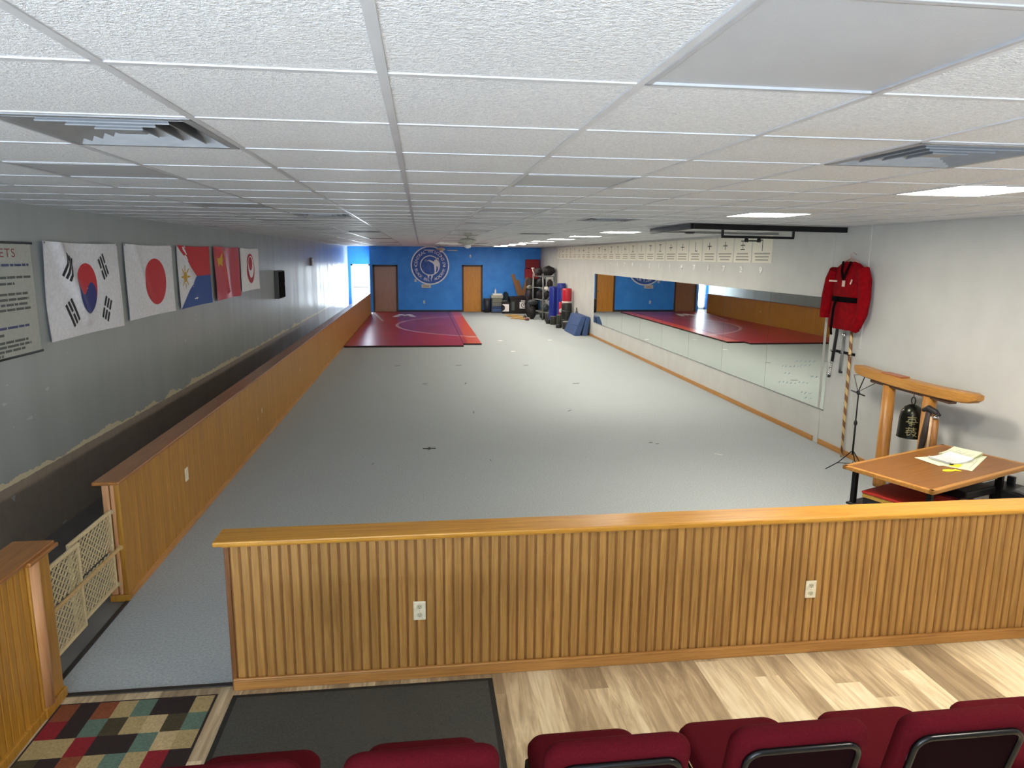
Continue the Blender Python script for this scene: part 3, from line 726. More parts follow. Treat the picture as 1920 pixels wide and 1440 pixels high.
C_W = cloth('F0EEF2', 0.5); C_R = cloth('D42634'); C_B = cloth('1F2C80'); C_K = cloth('17181C'); C_PB = cloth('2450A0'); C_CR = cloth('C2283A', 0.42); C_Y = cloth('D6A83A'); C_DR = cloth('B02038')
def d_korea(b, P):
    cu, cv, r = 0.49, 0.50, 0.205; A = 0.56   # r in flag heights; u is squeezed by the aspect
    ru = r*0.885/1.55*1.22
    n = 48
    tilt = math.radians(-34)
    def pt(rad, a): return (cu+ru*rad*math.cos(a), cv+r*1.38*rad*math.sin(a))
    ct, st = math.cos(-tilt), math.sin(-tilt); nn, mm = 120, 30
    V = [[b.bm.verts.new(P(cu+ru*(j/mm)*math.cos(2*PI*i/nn), cv+r*1.38*(j/mm)*math.sin(2*PI*i/nn), 0.003)) for j in range(1, mm+1)] for i in range(nn)]
    for i in range(nn):
        for j in range(mm-1):
            a = 2*PI*(i+0.5)/nn; q = (j+1.5)/mm; x, y = q*math.cos(a), q*math.sin(a); X, Y = x*ct-y*st, x*st+y*ct
            blue = Y < 0
            if math.hypot(X-0.5, Y) < 0.5: blue = True
            if math.hypot(X+0.5, Y) < 0.5: blue = False
            f = b.bm.faces.new((V[i][j], V[(i+1) % nn][j], V[(i+1) % nn][j+1], V[i][j+1])); f.material_index = 2 if blue else 1; f.smooth = True
    def tri(cu, cv, ang, breaks):
        c, s = math.cos(ang), math.sin(ang); su, sv = 0.885/1.55*1.15, 1.15
        for k, br in enumerate(breaks):
            off = (k-1)*0.052
            for (l0, l1) in (((-0.12, 0.12),) if not br else ((-0.12, -0.012), (0.012, 0.12))):
                q = [(l0, off-0.016), (l1, off-0.016), (l1, off+0.016), (l0, off+0.016)]
                q = [(cu+(x*c-y*s)*su, cv+(x*s+y*c)*sv) for x, y in q]
                patch(b, P, q, 3, 0.003, 4, 2)
    tri(0.265, 0.745, math.radians(62), (0, 0, 0)); tri(0.735, 0.735, math.radians(-60), (1, 0, 1))
    tri(0.265, 0.26, math.radians(-60), (0, 1, 0)); tri(0.745, 0.24, math.radians(62), (1, 1, 1))
def d_japan(b, P): disc(b, P, 0.57, 0.48, 0.235, 0.335, 1, 0.003)
def d_phil(b, P):
    patch(b, P, [(0, 1), (1, 1), (1, 0.5), (0.52, 0.5)], 1, 0.002); patch(b, P, [(0.52, 0.5), (1, 0.5), (1, 0), (0, 0)], 2, 0.002)
    disc(b, P, 0.19, 0.5, 0.05, 0.085, 3, 0.003, n=20, m=3)
    for k in range(8):
        a = k*PI/4; c, s = math.cos(a), math.sin(a)
        q = [(0.19+0.055*c-0.010*s, 0.5+(0.095*s+0.018*c)), (0.19+0.115*c-0.006*s, 0.5+(0.19*s+0.010*c)), (0.19+0.115*c+0.006*s, 0.5+(0.19*s-0.010*c)), (0.19+0.055*c+0.010*s, 0.5+(0.095*s-0.018*c))]
        patch(b, P, q, 3, 0.003, 3, 2)
def star(b, P, cu, cv, r, mi, rot=0.0):
    V = []
    for k in range(10):
        rr = r if k % 2 == 0 else r*0.4; a = PI/2+k*PI/5+rot; V.append(b.bm.verts.new(P(cu+rr*0.57*math.cos(a), cv+rr*math.sin(a), 0.003)))
    f = b.bm.faces.new(V); f.material_index = mi; bmesh.ops.triangulate(b.bm, faces=[f])
def d_china(b, P):
    star(b, P, 0.17, 0.74, 0.15, 1)
    for u, v, q in ((0.33, 0.90, 0.4), (0.40, 0.79, 0.1), (0.40, 0.64, -0.2), (0.33, 0.54, 0.2)): star(b, P, u, v, 0.055, 1, q)
def d_oki(b, P):
    disc(b, P, 0.50, 0.52, 0.215, 0.36, 1, 0.002); disc(b, P, 0.51, 0.56, 0.165, 0.265, 2, 0.004); disc(b, P, 0.49, 0.64, 0.105, 0.165, 1, 0.006)
flag('wall_flag', 'white flag with a red and blue disc and black bars, nearest of the flags', 6.75, 8.32, 1.70, 2.60, C_W, 3, 0.028, d_korea, [C_R, C_B, C_K])
flag('wall_flag', 'white flag with one plain red disc', 8.51, 10.05, 1.735, 2.605, C_W, 5, 0.012, d_japan, [C_R])
flag('wall_flag', 'flag with a red field over blue and a white triangle with a yellow sun', 10.25, 11.75, 1.735, 2.615, C_W, 8, 0.014, d_phil, [C_R, C_PB, C_Y])
flag('wall_flag', 'creased red flag with small yellow stars', 11.97, 13.53, 1.745, 2.62, C_CR, 12, 0.040, d_china, [C_Y])
flag('wall_flag', 'white flag with a red ring around a white crescent, farthest of the flags', 13.69, 15.17, 1.80, 2.615, C_W, 15, 0.010, d_oki, [C_DR, C_W])
# hanging banner with printed lines
o = thing('wall_banner', 'white printed banner with a red heading, left of the flags at the picture edge', 'banner', (XL, 5.35, 1.65))
b = MB(); b.bb(0.010, 0.016, 0, 1.235, 0.0, 0.925); b.build('banner_sheet', plain('B9BAB0', 0.6, 0, 0.03, name='banner_vinyl'), o)
b = MB(); b.cyl((0.014, -0.02, 0.925), (0.014, 1.26, 0.925), 0.010, n=10); b.build('rod', M_BLACK, o)
b = MB(); b.cyl((0.014, -0.02, 0.0), (0.014, 1.26, 0.0), 0.010, n=10); b.build('rod', M_BLACK, o)
b = MB(); text_line(b, 'TENETS', 0.15, lambda x, y: (0.0175, 0.50+x*0.92, 0.81+y*0.66)); b.build('heading', plain('9C4E4C', 0.6), o)
b = MB()
for z, y0, y1, mi in ((0.735, 0.1, 1.19, 1), (0.635, 0.1, 1.20, 0), (0.585, 0.1, 0.95, 0), (0.50, 0.1, 1.13, 0), (0.457, 0.1, 1.14, 0), (0.415, 0.1, 1.12, 0), (0.375, 0.1, 1.15, 0), (0.30, 0.1, 0.55, 0), (0.232, 0.1, 1.10, 1), (0.180, 0.1, 0.72, 0), (0.118, 0.1, 1.06, 0), (0.083, 0.1, 1.10, 0), (0.048, 0.1, 1.0, 0), (0.016, 0.1, 0.68, 0)):
    y = y0
    while y < y1-0.02:
        l = min(random.uniform(0.06, 0.18), y1-y); b.bb(0.0165, 0.0172, y, y+l-0.014, z, z+0.020, mi=mi); y += l
b.build('printed_lines', [plain('5E625E', 0.6), plain('4A5078', 0.6)], o)
o = thing('wall_cabinet', 'dark square cabinet mounted on the left wall beyond the flags', 'cabinet', (XL, 17.08, 1.49))
b = MB(); b.bb(0, 0.10, -0.36, 0.36, 0, 0.64, 0.008); b.build('body', plain('4A4744', 0.5), o)
b = MB(); b.bb(0.10, 0.112, -0.34, 0.34, 0.02, 0.62, 0.004); b.build('door', plain('0E0B0A', 0.9, spec=0.05), o)
b = MB(); b.bb(0.112, 0.126, 0.28, 0.30, 0.28, 0.36, 0.003); b.build('handle', M_STEEL, o)
o = thing('wall_thermostat', 'small white box on the left wall beyond the dark cabinet', 'thermostat', (XL, 22.3, 2.29))
b = MB(); b.box((0.02, 0, 0), (0.04, 0.34, 0.25), None, 0.03); b.build('case', plain('6E6E6C', 0.5), o)
b = MB(); b.box((0.045, 0.06, 0), (0.02, 0.18, 0.19), None, 0.008); b.build('cover', M_WHITE, o)

# scraps stuck on the long partition
for y, z, s, lab in ((9.55, 0.43, 0.035, 'white tape scrap on the long partition, nearest to the front plate'), (9.3, 0.37, 0.018, 'small cream scrap just below the nearest tape scrap on the partition'), (12.6, 0.50, 0.03, 'pale tape scrap midway along the partition'),
                     (16.2, 0.52, 0.03, 'pale scrap on the partition just before the maroon mat'), (21.0, 0.55, 0.03, 'pale scrap on the partition beside the maroon mat'), (25.5, 0.50, 0.035, 'pale scrap on the partition near its far end')):
    b = MB(); r = random.Random(y); b.prism([((s*r.uniform(0.7, 1.2))*math.cos(2*PI*k/9), s*r.uniform(0.8, 1.6)*math.sin(2*PI*k/9)) for k in range(9)], 0.002, lambda u, v, w: (w, u, v))
    o = b.build('tape_scrap', plain('C9B79C', 0.6), None, (PX1+0.001, y, z)); tag(o, lab, 'tape scrap', 'tape scraps on the partition')

# ------------------------------------------------------------------ right wall: mirrors, charts, numerals
t_ = NT('mirror_silver', 0.012, 1.0); t_.col(t_.ramp(t_.noise(t_.co(), 0.7, 2), [(0.3, 'DCE2DA'), (0.7, 'E3E7E0')])); M_MIR = t_.m
seams = [8.66, 10.33, 11.97, 13.59, 15.21, 16.83, 18.42, 20.0, 21.60]
for k in range(8):
    o = thing('wall_mirror', 'tall frameless mirror panel on the right wall, %s from the red jacket' % row_word(k), 'mirror', (XR, seams[k], 0.49), group='mirror panels on the right wall')
    b = MB(); b.bb(-0.008, -0.001, 0.003, seams[k+1]-seams[k]-0.003, 0.0, 1.505); b.build('mirror_glass', M_MIR, o)
    b = MB(); b.bb(-0.010, 0, 0.0, seams[k+1]-seams[k], -0.012, 0.0); b.build('bottom_channel', M_STEEL, o)
    if k == 0:
        b = MB(); r = random.Random(4)
        for q in range(9):
            y0, z0 = 0.10+r.uniform(0, 0.75), 0.10+0.065*q
            b.tube([(-0.009, y0+0.03*i, z0+0.014*math.sin(i*1.7+q)+0.006*r.uniform(-1, 1)-0.004*i) for i in range(int(r.uniform(8, 20)))], 0.004, 5, flat=(1, 0.3))
        b.build('marker_writing', plain('9FB0C0', 0.6), o)
M_PAPER = plain('E4DFCF', 0.6, 0, 0.02, name='chart_paper'); M_INK = plain('55534E', 0.7, name='chart_ink'); M_INKL = plain('A09C90', 0.7, name='chart_print')
DIAG = ['L', 'B', '+', '+', 'J', '+', '+', 'I', 'T', '1', 'I', 'H', 'L', 'I', '+', 'T', '1', 'I', '+', 'H', 'L', 'I', 'T', '+', 'I']
for k in range(25):
    y0 = 10.376+0.6945*k+0.018; 
    o = thing('form_chart', 'white form chart above the mirrors, %s from the near end of the row' % row_word(k), 'chart', (XR, y0+0.33, 2.435), group='form charts above the mirrors')
    b = MB(); b.bb(-0.006, -0.001, -0.325, 0.325, 0, 0.428); b.build('chart_sheet', M_PAPER, o)
    b = MB(); r = random.Random(k)
    for z, hw in ((0.135, 0.9), (0.085, 0.8), (0.035, 0.85)):
        s = hw*r.uniform(0.75, 1.05)*0.29; b.bb(-0.0068, -0.006, -s, s, z, z+0.022, mi=1)
    d = DIAG[k]; X = -0.0068
    def seg(y0, y1, z0, z1): b.bb(X, -0.006, y0, y1, z0, z1, mi=0)
    zc = 0.285
    if d in '+T': seg(-0.012, 0.012, zc-0.07, zc+0.07); seg(-0.09, 0.09, zc-0.010+(0.06 if d == 'T' else 0), zc+0.010+(0.06 if d == 'T' else 0))
    elif d == 'I': seg(-0.010, 0.010, zc-0.08, zc+0.08); seg(-0.08, 0.08, zc+0.065, zc+0.08); seg(-0.08, 0.08, zc-0.08, zc-0.065)
    elif d == 'B': seg(-0.008, 0.008, zc-0.08, zc+0.08); [seg(-0.08, 0.08, zc+q-0.009, zc+q+0.009) for q in (0.07, 0, -0.07)]
    elif d == 'J': seg(-0.01, 0.01, zc-0.08, zc+0.09); seg(-0.10, 0.01, zc-0.09, zc-0.072)
    elif d == 'L': seg(-0.01, 0.01, zc-0.10, zc+0.08); seg(-0.01, 0.10, zc+0.06, zc+0.08)
    elif d == 'H': seg(-0.07, -0.055, zc-0.07, zc+0.07); seg(0.055, 0.07, zc-0.07, zc+0.07); seg(-0.07, 0.07, zc-0.008, zc+0.008)
    else: seg(-0.01, 0.01, zc-0.08, zc+0.08)
    b.build('chart_print', [M_INK, M_INKL], o)
NUM = '92717411211211'
for k, ch in enumerate(NUM):
    b = MB(); w = glyph(ch, 0.135, 0.025)[2]
    for dx in (-0.008,):
        put_glyph(b, ch, 0.135, lambda x, y: (dx, (w/2-x)*1.5, y), 0, 0.025)
    o = b.build('wall_numeral', plain('FAF8F0', 0.5), None, (XR, 10.72+0.6945*k, 2.275), fixn=False)
    m_ = o.modifiers.new('edge', 'SOLIDIFY'); m_.thickness = 0.014; m_.offset = 0
    tag(o, 'small white raised numeral %s under the %s chart from the near end' % (ch, row_word(k)), 'numeral', 'numerals under the form charts')

# ------------------------------------------------------------------ red jacket, weapons and staff by the mirrors
o = thing('martial_arts_jacket', 'red martial arts jacket with a black belt hanging on the right wall', 'jacket', (XR-0.10, 8.20, 1.63))
M_RED = plain('84040F', 0.85, 0, 0.10, 18, 0.10, name='red_cotton', spec=0.1)
def ell(yc, zc, ry, rx, n=28, xo=0.0, tilt=0.0, p=2.6):
    out = []
    for k in range(n):
        a = 2*PI*k/n; c, s = math.cos(a), math.sin(a)
        u = math.copysign(abs(c)**(2/p), c); v = math.copysign(abs(s)**(2/p), s)
        out.append((xo+rx*v, yc+ry*u, zc+tilt*u))
    return out
b = MB()
b.loft([ell(0.03, 0.0, 0.31, 0.055), ell(0.02, 0.10, 0.32, 0.07), ell(0.0, 0.25, 0.30, 0.075), ell(0.0, 0.40, 0.285, 0.07), ell(0.0, 0.55, 0.29, 0.075), ell(-0.01, 0.68, 0.31, 0.07, tilt=0.0), ell(-0.01, 0.76, 0.28, 0.055), ell(-0.01, 0.815, 0.18, 0.045), ell(-0.01, 0.845, 0.075, 0.04)])
b.build('jacket_body', M_RED, o, smooth=60)
for s, pts in ((1, [(0.27, 0.74), (0.34, 0.62), (0.40, 0.42), (0.43, 0.22), (0.435, 0.12)]), (-1, [(-0.27, 0.75), (-0.33, 0.62), (-0.35, 0.42), (-0.33, 0.22), (-0.25, 0.08), (-0.20, 0.03)])):
    b = MB(); b.tube([(-0.01, y, z) for y, z in pts], [0.09, 0.095, 0.088, 0.08, 0.075, 0.07][:len(pts)], 14, flat=(1.0, 0.75)); b.build('sleeve', M_RED, o, smooth=60)
b = MB(); b.tube([(-0.055, 0.075, 0.845), (-0.078, 0.05, 0.74), (-0.085, 0.0, 0.62)], 0.022, 8, flat=(1, 0.4)); b.tube([(-0.055, -0.09, 0.845), (-0.078, -0.06, 0.74), (-0.085, 0.0, 0.62)], 0.022, 8, flat=(1, 0.4)); b.build('collar', plain('1A0408', 0.9, spec=0.05), o)
b = MB(); b.loft([ell(0.0, 0.345, 0.292, 0.082), ell(0.0, 0.41, 0.292, 0.082)]); b.tube([(-0.085, 0.10, 0.40), (-0.10, 0.13, 0.25), (-0.095, 0.15, 0.0), (-0.085, 0.15, -0.08)], 0.026, 8, flat=(1, 0.35)); b.build('belt', plain('0C0508', 0.9, spec=0.05), o)
b = MB(); b.box((-0.085, 0.21, 0.60), (0.006, 0.17, 0.022)); b.box((-0.086, -0.02, 0.575), (0.006, 0.055, 0.075)); b.box((-0.083, -0.17, 0.60), (0.006, 0.02, 0.065), (0.5, 0, 0)); b.build('patch', plain('D8B8A8', 0.6), o)
b = MB(); b.tube([(0, 0.14, 0.835), (0, 0.0, 0.885), (0, -0.16, 0.835)], 0.008, 6); b.tube([(0, 0.0, 0.885), (0, 0.02, 0.93), (0.03, 0.0, 0.955), (0.06, -0.01, 0.93)], 0.004, 6); b.build('hanger', plain('C88', 0.5) if False else plain('B88A80', 0.5), o)
o = thing('weapon_rack', 'small black wall bracket holding the swords below the red jacket', 'rack', (XR, 8.30, 1.32))
b = MB(); b.bb(-0.012, 0, -0.22, 0.22, -0.018, 0.018, 0.003); b.build('wall_bar', M_BLACKM, o)
for y in (-0.2, -0.02, 0.16):
    b = MB(); b.tube([(-0.012, y, 0), (-0.09, y, -0.005), (-0.10, y, 0.02)], 0.006, 6); b.build('hook', M_BLACKM, o)
o = thing('wall_sword', 'black sheathed sword with a silver wrapped handle hanging below the jacket', 'sword', (XR-0.05, 8.50, 0.965))
b = MB(); b.tube([(0, 0.03, 0.0), (0, 0.02, 0.03)], 0.020, 10); b.build('pommel', M_BLACK, o)
b = MB()
for k in range(7): b.lathe([(0.016, 0), (0.021, 0.012), (0.016, 0.024)], (0, 0.02-0.004*k, 0.03+0.026*k), None, 12)
b.build('wrapped_handle', M_CHROME, o)
b = MB(); b.tube([(0, -0.012, 0.215), (0, -0.06, 0.6), (0, -0.10, 1.0)], 0.028, 10, flat=(1, 0.6)); b.build('scabbard', M_BLACK, o)
b = MB(); b.lathe([(0.035, 0), (0.035, 0.012)], (0, -0.008, 0.205)); b.build('guard', M_CHROME, o)
o = thing('wall_sword', 'grey sheathed sword hanging between the black sword and the striped staff', 'sword', (XR-0.05, 8.30, 1.06))
b = MB(); b.tube([(0, 0.0, 0.0), (0, -0.005, 0.08), (0, -0.03, 0.48)], 0.022, 10, flat=(1, 0.6)); b.build('scabbard', plain('6B6C6C', 0.4, 0.3), o)
b = MB(); b.tube([(0, -0.03, 0.48), (0, -0.04, 0.62), (0, -0.05, 0.78)], 0.018, 10); b.build('handle', plain('84827E', 0.5), o)
b = MB(); b.lathe([(0.022, 0), (0.028, 0.02), (0.022, 0.04)], (0, -0.03, 0.47)); b.build('collar', M_CHROME, o)
b = MB(); b.tube([(0, -0.02, 0.02), (0, -0.02, 0.0)], 0.024, 8); b.build('tip', M_BLACK, o)
t_ = NT('striped_staff_wood', 0.45); x_, y_, z_ = t_.xyz()
ang = t_.ma('DIVIDE', t_.ma('ARCTAN2', y_, x_), 2*PI); w_ = t_.ma('FRACT', t_.ma('ADD', ang, t_.ma('MULTIPLY', z_, 6.0)))
t_.col(t_.mix(t_.ma('LESS_THAN', w_, 0.5), 'D2B37C', '7A4E22'))
b = MB(); b.lathe([(0.013, 0), (0.019, 0.5), (0.02, 0.95), (0.019, 1.4), (0.013, 1.86)], n=18)
o = b.build('wooden_staff', t_.m, None, (XR-0.075, 8.055, 0.0)); o.rotation_euler = (math.radians(-3.2), math.radians(1.4), 0); tag(o, 'spiral striped wooden staff standing against the right wall under the jacket', 'staff')

# music stand
o = thing('music_stand', 'thin black folding music stand between the staff and the bell gate', 'music stand', (5.10, 7.50, 0))
b = MB(); b.cyl((0, 0, 0.20), (0, 0, 0.62), 0.011); b.cyl((0, 0, 0.60), (0, 0, 0.98), 0.008); b.build('shaft', M_BLACKM, o)
b = MB(); b.lathe([(0.014, 0.56), (0.02, 0.575), (0.02, 0.60), (0.014, 0.615)]); b.build('clamp_knob', M_BLACK, o); b = MB(); b.lathe([(0.012, 0.93), (0.02, 0.94), (0.012, 0.98)]); b.build('clamp_knob', M_BLACK, o)
for a in (math.radians(165), math.radians(285), math.radians(45)):
    c, s = math.cos(a), math.sin(a)
    b = MB(); b.tube([(0.012*c, 0.012*s, 0.24), (0.15*c, 0.15*s, 0.10), (0.29*c, 0.29*s, 0.008)], 0.006, 6); b.tube([(0.012*c, 0.012*s, 0.09), (0.16*c, 0.16*s, 0.09)], 0.004, 6); b.build('leg', M_BLACKM, o)
b = MB()
b.tube([(-0.03, 0.10, 0.965), (-0.03, -0.16, 0.95)], 0.008, 6); b.tube([(0, 0, 0.98), (0.08, 0.0, 1.20)], 0.006, 6)
for y in (0.22, -0.24): b.tube([(0.0, 0.02*(-1 if y < 0 else 1), 0.98), (0.07, y, 1.13)], 0.004, 6)
b.tube([(0.07, 0.22, 1.13), (0.078, 0, 1.17), (0.07, -0.24, 1.13)], 0.004, 6); b.tube([(-0.03, 0.0, 0.965), (0, 0, 0.98)], 0.006, 6)
b.build('desk_frame', M_BLACKM, o)

# ------------------------------------------------------------------ torii gate with the bell
TXc = 5.075
M_TOR = oak('torii_wood', 'z', '8A541C', 'AE7832', 0.40); M_TORB = oak('torii_beam_wood', 'y', '946024', 'BC8842', 0.38)
M_WALN = oak('dark_walnut', 'y', '3A241A', '553424', 0.45)
o = thing('bell_gate', 'wooden torii gate stand on the floor behind the table', 'gate stand', (TXc, 6.60, 0))
for y in (0.335, -0.29):
    b = MB(); b.lathe([(0.066, 0.0), (0.068, 0.05), (0.064, 1.150)], (0, y, 0), None, 24); b.build('post', M_TOR, o)
b = MB()
def beam(t): # upward curve toward both tips
    return 1.214+0.030*abs(t*2)**2.2
R_ = []
for k in range(25):
    t = -0.5+k/24; y = 0.01+t*1.86; z = beam(t); e = min(1.0, (0.5-abs(t))*2*9); hh = 0.052*(0.45+0.55*math.sqrt(max(0, e))); ww = 0.070*(0.55+0.45*math.sqrt(max(0, e)))
    R_.append([(ww*a, y, z+0.014*(1-e)+hh*c) for a, c in ((-1, -0.8), (-0.8, -1), (0.8, -1), (1, -0.8), (1, 0.8), (0.8, 1), (-0.8, 1), (-1, 0.8))])
b.loft(R_); b.build('top_beam', M_TORB, o, smooth=35)
b = MB(); b.bb(-0.055, 0.055, 0.10, 0.43, 1.266, 1.282, 0.004); b.build('top_plate', oak('red_wood_plate', 'y', '8A4A26', 'AA6438', 0.4), o)
b = MB(); b.bb(-0.042, 0.042, -0.60, 0.62, 1.134, 1.166, 0.008); b.build('tie_beam', M_WALN, o)
o = thing('hanging_bell', 'dark metal bell with gold characters hanging from the torii gate', 'bell', (TXc-0.0, 6.54, 0.672))
M_BELL = plain('25261F', 0.25, 0.75, 0.06, 20, name='dark_bronze'); M_GOLD = plain('857C54', 0.5, 0.3, name='worn_gold')
b = MB(); b.lathe([(0.128, 0.0), (0.124, 0.02), (0.120, 0.10), (0.117, 0.20), (0.105, 0.27), (0.075, 0.32), (0.035, 0.345), (0.012, 0.35)], n=36, cap=False); b.lathe([(0.118, 0.0), (0.112, 0.1), (0.108, 0.2), (0.09, 0.27), (0.03, 0.33), (0.005, 0.335)], n=36, cap=False); b.lathe([(0.118, 0), (0.128, 0)], n=36, cap=False)
b.build('bell_body', M_BELL, o)
b = MB(); b.tube([(0, 0.03*math.cos(a), 0.385+0.038*math.sin(a)) for a in [2*PI*k/16 for k in range(16)]], 0.006, 6, True); b.build('ring', M_BLACKM, o)
b = MB(); b.tube([(0, 0, 0.42), (0, 0.004, 0.465)], 0.004, 6); b.build('cord', M_BLACK, o)
b = MB()
def bellp(u, z): # strokes on the side that faces the camera
    a0 = math.atan2(-6.54, -TXc)+0.06; r = 0.1215 - 0.0*z; a = a0+u/0.12
    rr = 0.1245-(z/0.27)*0.008 if z < 0.2 else 0.1185-(z-0.2)/0.07*0.012
    return (rr*math.cos(a), rr*math.sin(a), z)
def stroke(pts, w=0.006):
    P_ = []
    for (u0, z0), (u1, z1) in zip(pts, pts[1:]):
        for k in range(5): P_.append(bellp(u0+(u1-u0)*k/5, z0+(z1-z0)*k/5))
    P_.append(bellp(*pts[-1])); b.tube(P_, w, 6)
for pts in ([(-0.045, 0.225), (0.045, 0.228)], [(0.0, 0.25), (0.0, 0.21)], [(-0.03, 0.208), (0.03, 0.21)], [(-0.03, 0.208), (-0.035, 0.185)], [(0.03, 0.21), (0.036, 0.185)], [(-0.055, 0.178), (0.055, 0.180)], [(0.0, 0.20), (0.0, 0.14), (-0.02, 0.148)], [(-0.03, 0.165), (0.03, 0.160)],
            [(-0.05, 0.110), (0.05, 0.112)], [(-0.02, 0.125), (-0.025, 0.09)], [(0.02, 0.125), (0.025, 0.09)], [(-0.045, 0.088), (0.04, 0.09)], [(-0.05, 0.065), (-0.01, 0.072)], [(-0.035, 0.088), (-0.03, 0.035), (0.0, 0.05)], [(0.01, 0.085), (0.0, 0.06)], [(0.015, 0.075), (0.05, 0.07), (0.02, 0.03)], [(0.012, 0.055), (0.055, 0.028)]): stroke(pts, 0.0048)
b.build('gold_characters', M_GOLD, o)
o = thing('bell_mallet', 'dark leather strap with a wooden striker hanging on the right gate post', 'mallet', (TXc-0.09, 6.20, 0.52))
b = MB(); b.tube([(0, 0.06, 0.0), (0, 0.03, 0.22), (0, -0.01, 0.50)], [0.034, 0.040, 0.036], 10, flat=(1, 0.5)); b.build('leather_strap', plain('2A1A14', 0.6), o)
b = MB(); b.tube([(0.02, -0.10, 0.02), (0.02, -0.09, 0.44)], [0.030, 0.024], 14); b.build('striker', oak('striker_wood', 'z', '7E4E22', 'A06C34', 0.4), o)
b = MB(); b.tube([(0.0, -0.045, -0.02), (0.0, -0.055, 0.46)], 0.014, 10); b.build('pale_stick', plain('C9A884', 0.5), o)
b = MB(); b.tube([(0.0, 0.07, 0.50), (0.0, 0.0, 0.535), (0.0, -0.10, 0.515), (0.01, -0.15, 0.49)], [0.02, 0.03, 0.028, 0.012], 10); b.build('wrap', plain('1E1A1A', 0.55), o)
b = MB(); b.lathe([(0.03, 0), (0.034, 0.012), (0.02, 0.025)], (0.01, -0.095, 0.455)); b.build('cap', M_CHROME, o)

# ------------------------------------------------------------------ table with papers, behind the half wall
TA = math.radians(21.8); TC = Vector((4.435, 5.325, 0))
M_TAB = oak('table_veneer', 'x', '744214', '925E22', 0.30); M_TABE = oak('table_edge', 'x', 'A26826', 'C28C42', 0.32)
t = thing('work_table', 'low wooden topped table on black legs behind the half wall, papers on it', 'table', TC, TA)
L2, W2_ = 0.745, 0.392
b = MB(); b.bb(-L2+0.04, L2-0.04, -W2_+0.04, W2_-0.04, 0.724, 0.750); b.build('table_top', M_TAB, t)
b = MB()
for x0, x1, y0, y1 in ((-L2, -L2+0.042, -W2_, W2_), (L2-0.042, L2, -W2_, W2_), (-L2, L2, -W2_, -W2_+0.042), (-L2, L2, W2_-0.042, W2_)): b.bb(x0, x1, y0, y1, 0.716, 0.7505, 0.006)
b.build('edge_band', M_TABE, t)
for x in (-L2+0.09, L2-0.36):
    for y in (-W2_+0.07, W2_-0.07):
        b = MB(); b.bb(x-0.02, x+0.02, y-0.02, y+0.02, 0, 0.718, 0.003); b.build('leg', M_BLACKM, t)
b = MB(); b.bb(-L2+0.05, L2-0.34, -W2_+0.03, W2_-0.03, 0.40, 0.42, 0.004); b.build('lower_shelf', M_BLACK, t)
b = MB(); b.bb(-L2+0.07, L2-0.36, -W2_+0.06, -W2_+0.08, 0.68, 0.716); b.bb(-L2+0.07, L2-0.36, W2_-0.08, W2_-0.06, 0.68, 0.716); b.build('apron', M_BLACKM, t)
TM = Matrix.Translation(TC) @ Matrix.Rotation(TA, 4, 'Z')
def on_table(name, label, cat, x, y, z, rz=0.0, group=None):
    p = TM @ Vector((x, y, z)); return thing(name, label, cat, p, TA+rz, group)
M_PAP = plain('E9ECCF', 0.6, 0, 0.02, 6, name='cream_paper'); M_PAPW = plain('F2F3F0', 0.6, 0, 0.02, 6, name='white_paper'); M_PAPG = plain('DDE4B4', 0.6, 0, 0.02, 6, name='pale_green_paper'); M_YEL = plain('FFEE2E', 0.5, 0, 0.03, name='yellow_note')
def sheet(o, w, h, lift, mat, name='sheet', curl=0.0, lines=0, thick=0.0012, z=0.0):
    b = MB(); f = lambda u, v: ((u-0.5)*w, (v-0.5)*h, z+lift+curl*(u-0.4)**2+curl*0.6*max(0, v-0.6)**2)
    b.grid(lambda u, v: (f(u, v)[0], f(u, v)[1], f(u, v)[2]+thick), 12, 12); b.grid(f, 12, 12)
    for (a, c) in (((0, 0), (1, 0)), ((1, 0), (1, 1)), ((1, 1), (0, 1)), ((0, 1), (0, 0))):
        for k in range(12):
            p, q = (a[0]+(c[0]-a[0])*k/12, a[1]+(c[1]-a[1])*k/12), (a[0]+(c[0]-a[0])*(k+1)/12, a[1]+(c[1]-a[1])*(k+1)/12)
            A, B = f(*p), f(*q); b.quad([A, B, (B[0], B[1], B[2]+thick), (A[0], A[1], A[2]+thick)])
    s = b.build(name, mat, o, smooth=40)
    if lines:
        b = MB(); r = random.Random(lines)
        for k in range(lines):
            v = 0.12+0.76*k/max(1, lines-1); u1 = r.uniform(0.55, 0.9); A, B = f(0.1, v), f(u1, v); dz = thick+0.0006
            b.quad([(A[0], A[1], A[2]+dz), (B[0], B[1], B[2]+dz), (B[0], B[1]+0.004, B[2]+dz), (A[0], A[1]+0.004, A[2]+dz)])
        b.build('printed_lines', plain('B2B4B0', 0.6), s if False else o, fixn=False)
    return s
o = on_table('paper_sheet', 'large cream paper lying at the bottom of the pile on the table', 'paper', 0.33, -0.02, 0.751, 0.30, 'papers on the table'); sheet(o, 0.62, 0.27, 0.0, M_PAP, lines=4)
o = on_table('paper_sheet', 'cream paper poking out at the left of the table pile', 'paper', 0.19, 0.05, 0.7535, -0.25, 'papers on the table'); sheet(o, 0.40, 0.26, 0.0, M_PAP, lines=3)
o = on_table('paper_stack', 'thick pad of white papers with a curled edge, left half of the table pile', 'paper', 0.23, 0.025, 0.7555, -0.10, 'papers on the table')
for k in range(4): sheet(o, 0.30-0.004*k, 0.22, 0.0028*k, M_PAPW, curl=0.035+0.01*k, lines=0 if k < 3 else 8)
b = MB(); b.bb(-0.15, -0.12, -0.112, -0.095, 0.002, 0.012, 0.002); b.build('clip', M_BLACK, o)
